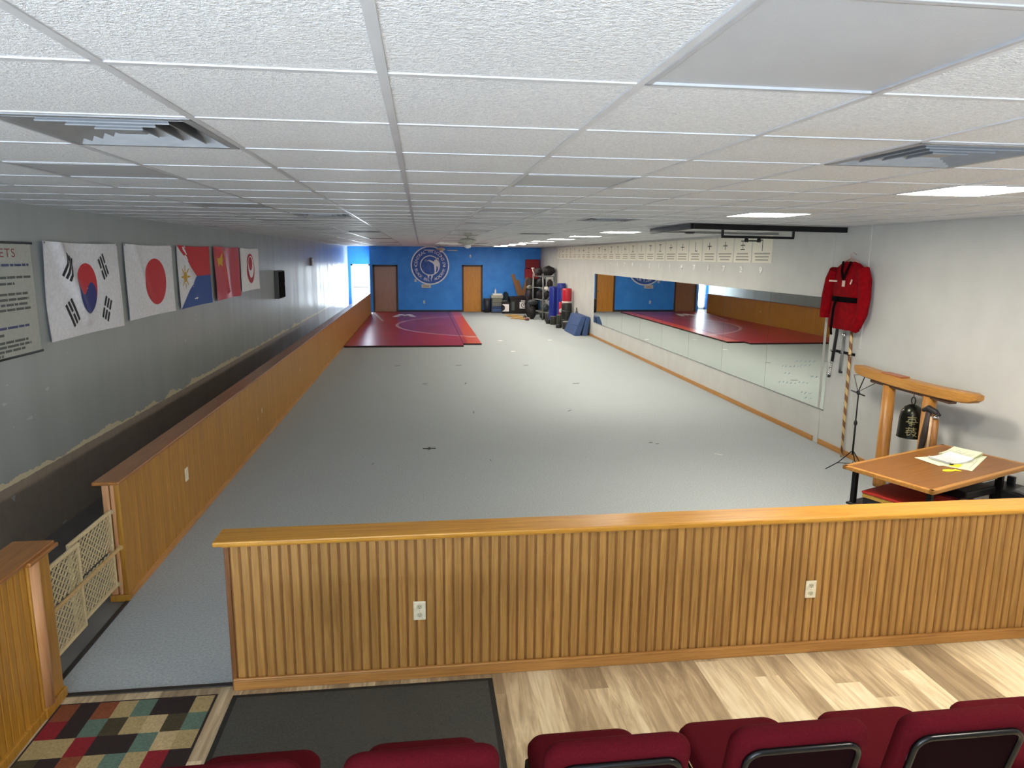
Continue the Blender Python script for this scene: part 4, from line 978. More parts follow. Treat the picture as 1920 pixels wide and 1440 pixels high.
o = on_table('paper_stack', 'stack of pale yellow-green papers, right half of the table pile', 'paper', 0.48, 0.075, 0.7555, 0.12, 'papers on the table')
for k in range(4): sheet(o, 0.31, 0.25-0.003*k, 0.003*k, M_PAPG if k < 3 else M_PAP, curl=0.02+0.01*k, lines=0 if k < 3 else 9)
o = on_table('sticky_note', 'yellow note sticking out under the front of the white pad', 'note', 0.11, -0.085, 0.7545, 0.25); sheet(o, 0.115, 0.075, 0.0, M_YEL)
b = MB(); pts = [(-0.075, 0.0), (-0.05, 0.024), (0.0, 0.028), (0.035, 0.012), (0.075, 0.030), (0.062, 0.0), (0.078, -0.030), (0.035, -0.010), (0.0, -0.026), (-0.05, -0.022)]
b.prism(pts, 0.004); p = TM @ Vector((-0.075, -0.145, 0.751)); o = b.build('paper_cutout', M_YEL, None, p); o.rotation_euler = (0, 0, TA-0.35); tag(o, 'small yellow fish-shaped paper lying alone on the table top', 'cutout')
# things on the lower shelf
o = on_table('storage_box', 'flat red box with a gold edge on the shelf under the table', 'box', -0.47, -0.06, 0.508, 0.03)
b = MB(); b.box((0, 0, 0.0185), (0.45, 0.56, 0.036), None, 0.006); b.build('box_base', plain('C09A40', 0.4), o); b = MB(); b.box((0, 0, 0.047), (0.46, 0.57, 0.020), None, 0.006); b.build('lid', plain('B22A20', 0.5), o)
o = on_table('storage_box', 'black box below the red and gold box under the table', 'box', -0.47, -0.06, 0.421, 0.03)
b = MB(); b.box((0, 0, 0.043), (0.44, 0.55, 0.084), None, 0.006); b.build('box_base', M_BLACK, o)
for q, (w, h, z) in enumerate(((0.40, 0.012, 0.03), (0.36, 0.008, 0.06))):
    b = MB(); b.box((0, -0.2765, z), (w, 0.004, h)); b.build('stripe', plain('B88A78', 0.5), o)
o = on_table('cloth_bundle', 'dark red folded cloth on the shelf under the middle of the table', 'cloth', -0.09, -0.14, 0.421, 0.1)
b = MB()
for k in range(3): b.box((0.01*k, -0.006*k, 0.02+0.034*k), (0.26-0.02*k, 0.36, 0.034), (0.04*(k % 2), 0.05, 0.06*k), 0.018)
b.build('folded_cloth', plain('74101E', 0.8, 0, 0.08, 20, 0.1), o)
o = on_table('tan_cup', 'small tan cup beside the dark red cloth under the table', 'cup', -0.19, -0.355, 0.421)
b = MB(); b.lathe([(0.03, 0), (0.04, 0.02), (0.045, 0.13), (0.047, 0.14), (0.040, 0.14), (0.036, 0.02)]); b.build('cup_body', plain('B09272', 0.5), o); b = MB(); b.lathe([(0.047, 0.141), (0.048, 0.15), (0.03, 0.155)]); b.build('rim_lid', plain('8A6A50', 0.5), o)
o = on_table('white_case', 'pale plastic case on the shelf near the right end of the table', 'case', 0.205, -0.12, 0.421)
b = MB(); b.box((0, 0, 0.05), (0.30, 0.30, 0.10), None, 0.012); b.build('case_body', plain('B9B9B6', 0.5), o); b = MB(); b.box((0, -0.151, 0.06), (0.08, 0.006, 0.02), None, 0.002); b.build('latch', M_STEEL, o)
o = on_table('shade_slab', 'flat black slab added for the shelf shade, on the pale case under the table', 'case', 0.15, -0.13, 0.527, -0.05)  # black slab put where the shelf lies in shade
b = MB(); b.box((0, 0, 0.035), (0.42, 0.34, 0.07), None, 0.012); b.build('case_body', M_BLACK, o); b = MB(); b.box((-0.1, -0.05, 0.072), (0.09, 0.02, 0.004)); b.build('badge', M_STEEL, o)
o = thing('printer', 'black and grey printer on a low stool at the right edge, under the table end', 'printer', (5.06, 5.19, 0.0), TA)
b = MB()
for x in (-0.15, 0.15):
    for y in (-0.11, 0.11): b.bb(x-0.012, x+0.012, y-0.012, y+0.012, 0, 0.44)
b.bb(-0.18, 0.18, -0.15, 0.15, 0.44, 0.46, 0.004); b.build('stool', M_BLACKM, o)
b = MB(); b.box((0, 0, 0.515), (0.30, 0.40, 0.11), None, 0.015); b.build('body', M_BLACK, o)
b = MB(); b.box((-0.02, -0.14, 0.585), (0.28, 0.12, 0.022), (0.2, 0, 0), 0.006); b.build('paper_tray', plain('5A5A5C', 0.4), o)
b = MB(); b.box((-0.11, 0.06, 0.60), (0.04, 0.06, 0.08), None, 0.006); b.build('paper_guide', M_BLACK, o); b = MB(); b.box((0.09, 0.06, 0.60), (0.04, 0.06, 0.08), None, 0.006); b.build('paper_guide', M_BLACK, o)

# ------------------------------------------------------------------ gear in the far right corner
M_GREYP = plain('6E706C', 0.45, name='grey_plastic'); M_GREYD = plain('3E4046', 0.5, name='dark_grey_plastic')
o = thing('storage_bin', 'narrow dark bin standing right beside the oak door', 'bin', (2.94, 31.62, 0))
b = MB(); b.loft([[(-0.11, -0.17, 0), (0.11, -0.17, 0), (0.11, 0.17, 0), (-0.11, 0.17, 0)], [(-0.13, -0.2, 0.60), (0.13, -0.2, 0.60), (0.13, 0.2, 0.60), (-0.13, 0.2, 0.60)]]); b.build('bin_body', plain('34343C', 0.5), o)
b = MB(); b.bb(-0.14, 0.14, -0.21, 0.21, 0.60, 0.63, 0.01); b.build('rim', M_GREYD, o)
o = thing('drawer_cart', 'grey plastic drawer cart with a blue lower drawer, right of the narrow dark bin', 'drawer cart', (3.36, 31.45, 0))
b = MB(); b.bb(-0.25, -0.22, -0.2, 0.2, 0.03, 0.66, 0.004); b.bb(0.22, 0.25, -0.2, 0.2, 0.03, 0.66, 0.004); b.bb(-0.25, 0.25, 0.18, 0.2, 0.03, 0.66); b.bb(-0.25, 0.25, -0.2, 0.2, 0.0, 0.04, 0.004); b.build('frame', M_GREYD, o)
b = MB(); b.bb(-0.27, 0.27, -0.22, 0.22, 0.66, 0.79, 0.015); b.build('top_tray', plain('A6A596', 0.45), o)
for z0, z1, m in ((0.05, 0.19, plain('3E5A8C', 0.4)), (0.20, 0.30, plain('28406E', 0.4)), (0.31, 0.47, M_GREYP), (0.48, 0.65, plain('767668', 0.45))):
    b = MB(); b.bb(-0.215, 0.215, -0.21, 0.15, z0, z1, 0.008); b.bb(-0.06, 0.06, -0.225, -0.20, z1-0.05, z1-0.03, 0.004); b.build('drawer', m, o)
o = thing('white_tray', 'bright white tray lying on top of the grey drawer cart', 'tray', (3.38, 31.42, 0.79)); b = MB(); b.bb(-0.20, 0.20, -0.15, 0.15, 0, 0.07, 0.012); b.build('tray_body', plain('F4F6F4', 0.4), o); b = MB(); b.bb(-0.21, 0.21, -0.16, 0.16, 0.06, 0.075, 0.004); b.build('rim', M_WHITE, o)
o = thing('spray_bottle', 'white bottle standing on the white tray by the oak door', 'bottle', (3.30, 31.42, 0.866)); b = MB(); b.lathe([(0.035, 0), (0.038, 0.01), (0.038, 0.12), (0.016, 0.16)]); b.build('bottle_body', plain('EEF2F4', 0.3), o); b = MB(); b.lathe([(0.016, 0.16), (0.018, 0.165), (0.018, 0.20), (0.01, 0.22)]); b.box((0, -0.025, 0.205), (0.02, 0.06, 0.02), None, 0.004); b.build('nozzle', M_WHITE, o)
def box_logo(name, label, cat, loc, w, d, h, base, decal, rz=0.0):
    o = thing(name, label, cat, loc, rz)
    b = MB(); b.bb(-w/2, w/2, -d/2, d/2, 0, h, 0.01); b.build('body', base, o); return o
o = box_logo('black_bag', 'black gear bag with a white square panel and dark half disc, beside the black chest', 'bag', (3.71, 30.98, 0.0), 0.32, 0.28, 0.52, plain('120E10', 0.6), None)
b = MB(); b.bb(-0.158, 0.14, -0.146, -0.14, 0.10, 0.42, 0.002); b.build('panel', plain('F1ECEC', 0.5), o)
b = MB(); b.prism([(-0.158+0.12*math.cos(a), 0.26+0.13*math.sin(a)) for a in [-PI/2+PI*k/16 for k in range(17)]], 0.003, lambda u, v, w: (u, -0.146-w, v)); b.build('half_disc', plain('150F12', 0.5), o)
b = MB(); b.lathe([(0.02, 0), (0.11, 0.02), (0.13, 0.05), (0.12, 0.05), (0.02, 0.03)], (-0.06, 0, 0.52)); b.build('bowl_top', plain('7E7C74', 0.4), o)
o = thing('storage_chest', 'long low black chest with a white badge under the leaning boards', 'trunk', (4.32, 31.1, 0))
b = MB(); b.bb(-0.43, 0.62, -0.26, 0.26, 0, 0.66, 0.015); b.build('chest_body', plain('120B0C', 0.5), o)
b = MB(); b.bb(-0.44, 0.65, -0.28, 0.28, 0.66, 0.75, 0.012); b.build('lid', plain('1C1011', 0.45), o)
b = MB(); b.bb(-0.36, -0.22, -0.27, -0.26, 0.14, 0.54, 0.004); b.build('side_panel', plain('4A5654', 0.4), o)
b = MB(); b.bb(0.0, 0.30, -0.268, -0.26, 0.23, 0.52, 0.004); b.bb(0.06, 0.24, -0.268, -0.26, 0.545, 0.585, 0.003); q = b.build('badge', plain('EFEAEA', 0.5), o)
b = MB(); b.grid(lambda u, v: (0.18+(0.082+0.03*v)*math.cos(2*PI*u), -0.271, 0.38+(0.082+0.03*v)*math.sin(2*PI*u)), 32, 1, 0, False, True); b.prism([(0.14, 0.41), (0.23, 0.42), (0.19, 0.34)], 0.002, lambda u, v, w: (u, -0.27-w, v)); b.build('badge_ring', plain('3C3638', 0.5), q, fixn=False)
M_BRD = oak('leaning_board', 'z', '6E4522', '96683A', 0.45)
for k, (x0, z0, x1, z1, y, lab) in enumerate(((4.36, 0.756, 4.06, 1.70, 31.30, 'brown plank leaning far to the left on the black chest, leftmost of three'), (4.50, 0.756, 4.27, 1.45, 31.34, 'short brown plank in the middle of three leaning on the black chest'), (4.53, 0.756, 4.74, 1.58, 31.30, 'brown plank leaning to the right on the black chest, rightmost of three'))):
    a = math.atan2(x1-x0, z1-z0); l = math.hypot(x1-x0, z1-z0)
    b = MB(); b.bb(-0.075, 0.075, -0.015, 0.015, 0.0, l, 0.004)
    o = b.build('wooden_plank', M_BRD, None, (x0, y, z0+0.075*abs(math.sin(a)))); o.rotation_euler = (0, a, 0); tag(o, lab, 'plank', 'planks leaning in the corner')
o = thing('plant_pot', 'dark blue-green cloth heap behind the gear bag, right of the drawer cart', 'cloth', (3.80, 31.58, 0)); o.name = 'cloth_heap'
def blob(b, c, r, seed, n=18, amp=0.25, sq=0.9):
    R = random.Random(seed); ph = [R.uniform(0, 6) for _ in range(6)]
    def f(u, v):
        t, p = 2*PI*u, PI*v; d = 1+amp*(math.sin(3*t+ph[0])*math.sin(2*p+ph[1])*0.5+0.4*math.sin(5*t+ph[2]+3*p)+0.3*math.sin(7*p+ph[3]))
        s = math.sin(p)**sq
        return (c[0]+r[0]*d*s*math.cos(t), c[1]+r[1]*d*s*math.sin(t), max(c[2]-r[2], c[2]+r[2]*d*math.cos(p)))
    b.grid(f, n, n//2, 0, True, True)
b = MB(); blob(b, (0, 0, 0.45), (0.14, 0.14, 0.45), 3); b.build('heap', plain('1A2A34', 0.8), o, fixn=True)
# red mats hung in the corner
o = thing('red_mat', 'dark red folded mat hung high in the corner behind the gear rack, upper one', 'mat', (5.03, 31.72, 1.98)); b = MB(); b.bb(-0.34, 0.30, -0.08, 0.08, 0, 0.40, 0.03); b.build('mat_cover', plain('8A0F1A', 0.5), o); b = MB(); b.bb(-0.35, 0.31, -0.085, 0.02, 0.19, 0.21, 0.004); b.build('seam', plain('5E0A12', 0.5), o)
o = thing('red_mat', 'dark red mat standing in the corner below the upper red mat', 'mat', (4.98, 31.60, 1.52)); b = MB(); b.bb(-0.34, 0.30, -0.09, 0.09, 0, 0.45, 0.03); b.build('mat_cover', plain('9A1220', 0.5), o); b = MB(); b.bb(-0.20, 0.30, -0.06, 0.06, -1.52, 0.0); b.build('stand', M_DARK, o)
# steel rack
RX0, RX1, RY0, RY1 = 4.82, 5.35, 27.7, 28.73
o = thing('gear_rack', 'grey tube shelf rack loaded with black sparring gear in the far corner', 'rack', (RX0, RY0, 0), math.radians(13.5))
for x, y in ((0, 0), (RX1-RX0, 0), (0, RY1-RY0), (RX1-RX0, RY1-RY0)):
    b = MB(); b.cyl((x, y, 0), (x, y, 1.82), 0.028, n=12); b.lathe([(0.028, 1.82), (0.02, 1.84), (0.004, 1.845)], (x, y, 0), n=12); b.build('upright', plain('7C7E7E', 0.4, 0.5), o)
for z in (0.30, 0.78, 1.26, 1.72):
    b = MB()
    for p, q in (((0, 0), (RX1-RX0, 0)), ((0, RY1-RY0), (RX1-RX0, RY1-RY0)), ((0, 0), (0, RY1-RY0)), ((RX1-RX0, 0), (RX1-RX0, RY1-RY0))): b.cyl((*p, z), (*q, z), 0.014, n=8)
    for k in range(12): y = (k+0.5)/12*(RY1-RY0); b.cyl((0, y, z), (RX1-RX0, y, z), 0.005, n=6)
    b.build('wire_shelf', plain('8A8C8C', 0.4, 0.5), o)
b = MB(); b.cyl((0.0, -0.03, 0.62), (0.26, -0.06, 0.92), 0.018, n=8); b.build('brace', plain('8E9696', 0.4, 0.4), o)
gear = [ # name, label, category, colour, centre, radii, seed
 ('sparring_pad', 'large black padded shield lying on top of the gear rack', 'pad', '191516', (5.09, 28.06, 1.94), (0.26, 0.27, 0.185), 1),
 ('sparring_pad', 'brownish black padded shield on the left half of the rack top', 'pad', '2A2224', (4.76, 28.50, 1.905), (0.17, 0.22, 0.15), 2),
 ('sparring_pad', 'dull purple pad at the back of the rack top', 'pad', '3A3446', (5.02, 28.55, 1.90), (0.10, 0.14, 0.15), 22),
 ('gear_bag', 'black bag stuffed on the upper shelf of the rack', 'bag', '100E10', (4.86, 28.35, 1.47), (0.18, 0.26, 0.19), 4),
 ('gear_bag', 'dark brown bag at the right end of the upper rack shelf', 'bag', '2B1C18', (5.14, 27.98, 1.44), (0.12, 0.12, 0.16), 5),
 ('head_guard', 'black foam head guard at the front of the middle rack shelf', 'head guard', '141214', (5.04, 27.98, 0.97), (0.14, 0.15, 0.17), 6),
 ('head_guard', 'black foam head guard at the back of the middle rack shelf', 'head guard', '1B181C', (4.84, 28.45, 0.98), (0.16, 0.18, 0.18), 7),
 ('gear_bag', 'slate grey bag lying on the lower rack shelf', 'bag', '3E4A4E', (4.98, 28.05, 0.47), (0.17, 0.20, 0.15), 9),
 ('gear_bag', 'black bag under the lower rack shelf', 'bag', '15161A', (4.97, 28.2, 0.13), (0.18, 0.26, 0.13), 10),
 ('gear_bag', 'black bag heaped on the carpet left of the rack', 'bag', '121214', (4.48, 29.06, 0.30), (0.15, 0.22, 0.30), 12),
 ('gear_bag', 'dark purple bag stacked on the heap left of the rack', 'bag', '1E1622', (4.48, 29.06, 0.89), (0.14, 0.2, 0.27), 11),
 ('sparring_glove', 'pale grey glove on top of the dark purple bag', 'glove', '7E7A74', (4.48, 29.04, 1.24), (0.12, 0.08, 0.08), 17),
 ('gear_bag', 'low black bag under the charcoal duffel bag', 'bag', '1A1A1C', (4.44, 28.1, 0.28), (0.17, 0.20, 0.28), 23),
 ('gear_bag', 'charcoal duffel bag on the low black bag before the rack', 'bag', '33393C', (4.46, 28.1, 0.675), (0.20, 0.14, 0.11), 13),
 ('gear_bag', 'tall black bag standing beside the leaning planks', 'bag', '0F0E10', (4.66, 30.25, 0.38), (0.18, 0.2, 0.38), 24),
 ('gear_bag', 'brownish black bag stacked on the tall bag near the planks', 'bag', '17130F', (4.66, 30.25, 0.97), (0.17, 0.18, 0.21), 15),
 ('gear_bag', 'grey brown bag topmost of the stack near the planks', 'bag', '3C322E', (4.66, 30.25, 1.38), (0.15, 0.16, 0.20), 14),
 ('sparring_glove', 'dusty pink glove lying at the foot of the gear heap', 'glove', '8A5E58', (4.16, 27.55, 0.055), (0.10, 0.12, 0.055), 16),
 ('sparring_glove', 'grey glove on the carpet at the left end of the gear heap', 'glove', '6A6864', (4.22, 28.5, 0.07), (0.07, 0.08, 0.07), 18),
]
M_STRAP = plain('4A4648', 0.6, name='webbing_strap')
for nm, lab, cat, c, ctr, r, sd in gear:
    o = thing(nm, lab, cat, (ctr[0], ctr[1], ctr[2]-r[2]), 0, 'sparring gear in the corner')
    b = MB(); blob(b, (0, 0, r[2]), r, sd, 20, 0.16); b.build('padding', plain(c, 0.7, 0, 0.08, 20), o)
    b = MB(); b.tube([(r[0]*0.5*math.cos(a), -r[1]*0.99, r[2]*(1+0.55*math.sin(a))) for a in [PI*k/8 for k in range(9)]], 0.012, 6, flat=(1, 0.5)); b.build('strap', M_STRAP, o)
o = thing('white_strap', 'white strap hanging over the left end of the rack top', 'strap', (4.585, 28.60, 1.735)); b = MB(); b.tube([(-0.06, 0, 0.30), (-0.05, -0.03, 0.20), (0.0, -0.05, 0.10), (0.02, -0.02, 0.0)], 0.05, 8, flat=(1, 0.35)); b.build('webbing', plain('DAD4C8', 0.6), o); b = MB(); b.lathe([(0.06, 0), (0.07, 0.03), (0.05, 0.06)], (-0.05, -0.02, 0.27)); b.build('pad_end', plain('E4DED2', 0.6), o)
o = thing('white_ball', 'white oval pad hanging on the right of the rack upright', 'pad', (4.94, 27.62, 1.27)); b = MB(); blob(b, (0, 0, 0), (0.09, 0.05, 0.07), 4, 18, 0.05); b.build('pad_face', plain('E6E2D8', 0.5), o); b = MB(); b.tube([(0, 0.0, 0.06), (0, 0.05, 0.10), (0, 0.08, 0.0)], 0.008, 6); b.build('loop', M_STRAP, o)
# heavy bags
def heavy_bag(x, y, z0, r, h, c, label, sd=0):
    o = thing('heavy_bag', label, 'punching bag', (x, y, z0), 0, 'heavy bags standing by the right wall')
    b = MB(); b.lathe([(r*0.93, 0), (r, 0.03), (r, h-0.03), (r*0.94, h), (r*0.3, h+0.005)], n=32); b.build('bag_body', plain(c, 0.35, 0, 0.05, 6), o)
    b = MB(); b.lathe([(r*1.005, h*0.86), (r*1.015, h*0.87), (r*1.015, h*0.89), (r*1.005, h*0.90)], n=32, cap=False); b.build('seam_band', plain(c, 0.5, 0, 0.12, 9), o)
    b = MB(); b.lathe([(r*0.93, h+0.002), (r*0.90, h+0.015), (r*0.2, h+0.012)], n=32); b.build('end_cap', plain(c, 0.45, 0, 0.09, 14), o)
    return o
heavy_bag(5.00, 26.40, 0, 0.165, 1.38, '1C2C8A', 'tall blue heavy bag standing in front of the rack')
heavy_bag(5.21, 25.92, 0, 0.165, 1.52, '1E2E86', 'taller blue heavy bag partly hidden behind the front blue bag')
o = heavy_bag(5.17, 24.72, 0.882, 0.17, 0.50, 'B81E30', 'red heavy bag standing on a black barrel by the wall')
b = MB(); b.lathe([(0.172, 0.01), (0.174, 0.02), (0.174, 0.05), (0.172, 0.06)], n=32, cap=False); b.build('white_band', plain('E8E0D8', 0.5), o)
heavy_bag(5.08, 25.32, 0, 0.075, 0.86, 'BE2434', 'slim red bag with a white end, between the blue bag and the barrel')
o = thing('white_pad', 'small white pad leaning low on the slim red bag', 'pad', (5.06, 25.20, 0.50)); b = MB(); b.lathe([(0.06, 0), (0.075, 0.02), (0.06, 0.04)], (0, 0, 0.07), (PI/2, 0, 0)); b.build('pad_face', plain('E8E2DC', 0.5), o); b = MB(); b.bb(-0.02, 0.02, -0.02, 0.03, -0.50, 0.01); b.build('pad_foot', M_STRAP, o)
o = thing('black_barrel', 'black barrel under the red heavy bag', 'barrel', (5.17, 24.72, 0)); b = MB(); b.lathe([(0.17, 0), (0.185, 0.02), (0.19, 0.43), (0.185, 0.84), (0.172, 0.865)], n=32); b.build('barrel_body', plain('1B1C1B', 0.45), o)
b = MB(); b.lathe([(0.187, 0.26), (0.194, 0.27), (0.194, 0.28), (0.187, 0.29)], n=32, cap=False); b.build('hoop', M_GREYD, o); b = MB(); b.lathe([(0.187, 0.58), (0.194, 0.59), (0.194, 0.60), (0.187, 0.61)], n=32, cap=False); b.build('hoop', M_GREYD, o); b = MB(); b.lathe([(0.175, 0.865), (0.16, 0.88), (0.02, 0.88)], n=32); b.build('lid', plain('5C5E58', 0.4), o)
for k, (x, y, r, h, lab) in enumerate(((4.90, 26.95, 0.115, 0.34, 'grey topped round weight can at the back, beside the blue bag'), (4.90, 25.80, 0.13, 0.30, 'dark green weight can, third from the blue floor mats'), (4.98, 24.98, 0.115, 0.42, 'taller dark green weight can against the black barrel'), (5.03, 24.10, 0.13, 0.26, 'low dark weight can with a pale top, next to the blue floor mats'), (4.78, 26.15, 0.10, 0.14, 'lowest black weight disc at the front of the weight cans'), (4.86, 24.55, 0.10, 0.12, 'flat black weight disc between the cans and the blue floor mats'))):
    o = thing('weight_can', lab, 'weight', (x, y, 0), 0, 'round weights on the floor'); b = MB(); b.lathe([(r*0.95, 0), (r, 0.015), (r, h-0.015), (r*0.95, h)], n=26); b.build('can_body', plain(['3A3B3C', '2A2E26', '2E3328', '262924', '1A1A1A', '1C1C1C'][k], 0.4), o)
    b = MB(); b.lathe([(r*0.9, h), (r*0.88, h+0.012), (r*0.3, h+0.010)], n=26); b.build('lid', plain(['7A7B76', '6E7068', '62665A', 'A09E92', '2E2E2E', '303030'][k], 0.4), o)
# blue floor mats leaning on the wall
for k, (xb0, xb1, xt0, xt1, lab) in enumerate(((4.86, 5.06, 5.10, 5.24, 'front blue floor mat leaning toward the right wall'), (5.12, 5.30, 5.245, 5.385, 'rear blue floor mat standing between the front one and the wall'))):
    o = thing('blue_floor_mat', lab, 'mat', (xb0, 21.98, 0), 0, 'blue floor mats against the wall')
    sec = [(0, 0), (xb1-xb0, 0), (xt1-xb0, 0.60-0.0*k), (xt0-xb0, 0.63)]
    b = MB(); b.prism(sec, 1.62, lambda u, v, w: (u, w, v)); bmesh.ops.bevel(b.bm, geom=b.bm.edges[:], offset=0.014, segments=2, affect='EDGES'); b.build('mat_cover', plain('3A5280', 0.45, 0, 0.05, 5, name='blue_vinyl'), o)
    b = MB(); q = [(-0.004+0.30*(xt0-xb0)/0.63*1.0*0, 0)]; b.tube([((xt0-xb0)*0.5-0.003, 0.02, 0.315), ((xt0-xb0)*0.5-0.003, 1.60, 0.315)], 0.005, 6); b.build('fold_seam', plain('2A3C60', 0.5), o)
o = thing('wall_spray_can', 'small grey bottle standing behind the blue floor mats by the wall', 'bottle', (5.34, 23.85, 0)); b = MB(); b.lathe([(0.045, 0), (0.048, 0.01), (0.048, 0.62), (0.02, 0.70)]); b.build('bottle_body', plain('50545E', 0.4), o); b = MB(); b.lathe([(0.02, 0.70), (0.022, 0.76), (0.012, 0.78)]); b.build('cap', M_GREYD, o); o.name = 'grey_bottle'
# pile of tan breaking boards on the carpet
M_TANB = oak('tan_board', 'x', 'A07838', 'CDA868', 0.5)
r = random.Random(9)
for k in range(9):
    u = k % 3; v = k//3; L_ = r.uniform(0.30, 0.42)
    b = MB(); b.box((0, 0, 0.011), (L_, 0.30, 0.022), None, 0.003)
    x = 3.74+0.17*u+0.03*v; y = 30.1-0.85*v-0.25*u
    o = b.build('breaking_board', M_TANB, None, (x, y, 0.001+0.024*((u+v) % 2))); o.rotation_euler = (0, 0, r.uniform(-0.5, 0.5))
    tag(o, 'tan loose board, %s from left in the %s row from the blue wall' % (row_word(u), row_word(v)), 'board', 'tan boards on the carpet')

# ------------------------------------------------------------------ pet gate, rug, door mat
M_GATE = plain('D2BE94', 0.45, 0, 0.04, 20, name='cream_gate_plastic')
GX, GY0, GY1 = -2.205, 3.93, 5.045
o = thing('pet_gate', 'cream plastic lattice gate closing the gap in the left half wall', 'gate', (GX, GY0, 0))
Lg = GY1-GY0
def lattice(b, y0, y1, z0, z1, x, w=0.0050, step=0.058, ratio=0.78):
    # two families of thin bars, clipped to the panel
    hgt, wid = z1-z0, y1-y0
    for s in (1, -1):
        n = int((wid+hgt/ratio)/step)+2
        for k in range(-2, n+2):
            ya = k*step - (0 if s > 0 else hgt/ratio) if s > 0 else k*step
            pts = []
            # line y = ya + s*t/ratio, z = t
            t0, t1 = 0.0, hgt
            if s > 0:
                ya = k*step-hgt/ratio; t0 = max(t0, -ya*ratio); t1 = min(t1, (wid-ya)*ratio)
            else:
                ya = k*step; t0 = max(t0, (ya-wid)*ratio); t1 = min(t1, ya*ratio)
            if t1-t0 < 0.01: continue
            p = Vector((x, y0+ya+s*t0/ratio, z0+t0)); q = Vector((x, y0+ya+s*t1/ratio, z0+t1)); d = q-p
            b.box((p+q)/2, (d.length, 0.004, w*2), d.to_track_quat('X', 'Y').to_matrix())
for k, (y0, y1, x, zt) in enumerate(((0.0, 0.58, 0.013, 0.675), (0.50, Lg, -0.013, 0.69))):
    b = MB()
    for z in (0.125+0.01*k, zt): b.bb(x-0.010, x+0.010, y0, y1, z-0.012, z+0.012, 0.005)
    for y in (y0+0.012, y1-0.012): b.bb(x-0.009, x+0.009, y-0.012, y+0.012, 0.13, zt, 0.004)
    q = b.build('panel_frame', M_GATE, o)
    b = MB(); lattice(b, y0+0.015, y1-0.015, 0.14, 0.405, x); lattice(b, y0+0.015, y1-0.015, 0.425, zt-0.01, x); b.build('lattice', M_GATE, q)
b = MB(); b.bb(0.020, 0.038, -0.01, Lg+0.01, 0.402, 0.428, 0.006); b.cyl((0.029, Lg, 0.415), (0.029, Lg+0.02, 0.415), 0.02, n=12); b.build('center_rail', plain('C4A46E', 0.45), o)
b = MB()
for z in (0.14, 0.69):
    for y0, y1 in ((Lg-0.01, Lg+0.012), (-0.012, 0.01)):
        b = MB(); b.cyl((0, y0, z), (0, y1, z), 0.016, n=12); b.build('wall_bumper', plain('B8A480', 0.7), o)
RUG = ['okobgkkb', 'rkbgdbtdg'[:1]+'kgdbtdg', 'bbrkkgtb', 'dkobgbrk', 'rkkgbdbr', 'obgkrbkd']
RUGC = {'o': '7A3E1E', 'k': '221412', 'b': 'A08C60', 'g': '566C5E', 'd': '3E361E', 'r': '7C0A18', 't': 'B29C72'}
o = thing('checkered_rug', 'small rug of brown, red, green and beige squares on the planks at the lower left', 'rug', (-2.03, 2.93, 0))
b = MB(); keys = list(RUGC); cw, chh = 0.103, 0.147
b.bb(-0.012, 8*cw+0.012, -0.012, 6*chh+0.012, 0, 0.006, 0.003, mi=len(keys))
for rr_ in range(6):
    for c_ in range(8):
        ch = RUG[rr_][c_]; b.quad([(c_*cw, (6-rr_)*chh-chh, 0.0066), (c_*cw+cw, (6-rr_)*chh-chh, 0.0066), (c_*cw+cw, (6-rr_)*chh, 0.0066), (c_*cw, (6-rr_)*chh, 0.0066)], mi=keys.index(ch))
b.build('woven_squares', [plain(RUGC[k], 0.95, 0, 0.10, 90, 0.2, name='rug_'+k) for k in keys]+[plain('231814', 0.9, name='rug_edge')], o)
t_ = NT('ribbed_entrance_mat', 0.9); n_ = t_.noise(t_.co(), 120, 3, 0.7); t_.col(t_.mix(t_.ramp(t_.noise(t_.co(), 1.6, 4), [(0.4, (0, 0, 0)), (0.7, (0.5, 0.5, 0.5))]), t_.ramp(n_, [(0.3, '2E302C'), (0.72, '4A4A43')]), '45423A')); t_.bump(n_, 0.5, 0.004)
o = thing('entrance_mat', 'large dark grey entrance mat on the planks before the front half wall', 'mat', (-1.105, 2.0, 0))
b = MB(); b.bb(0, 1.495, 0, 1.795, 0, 0.010, 0.004); b.build('mat_border', plain('1C1D1C', 0.7, name='rubber_border'), o)
b = MB(); b.bb(0.03, 1.465, 0.03, 1.765, 0.010, 0.0125, 0.002); b.build('mat_pile', t_.m, o)

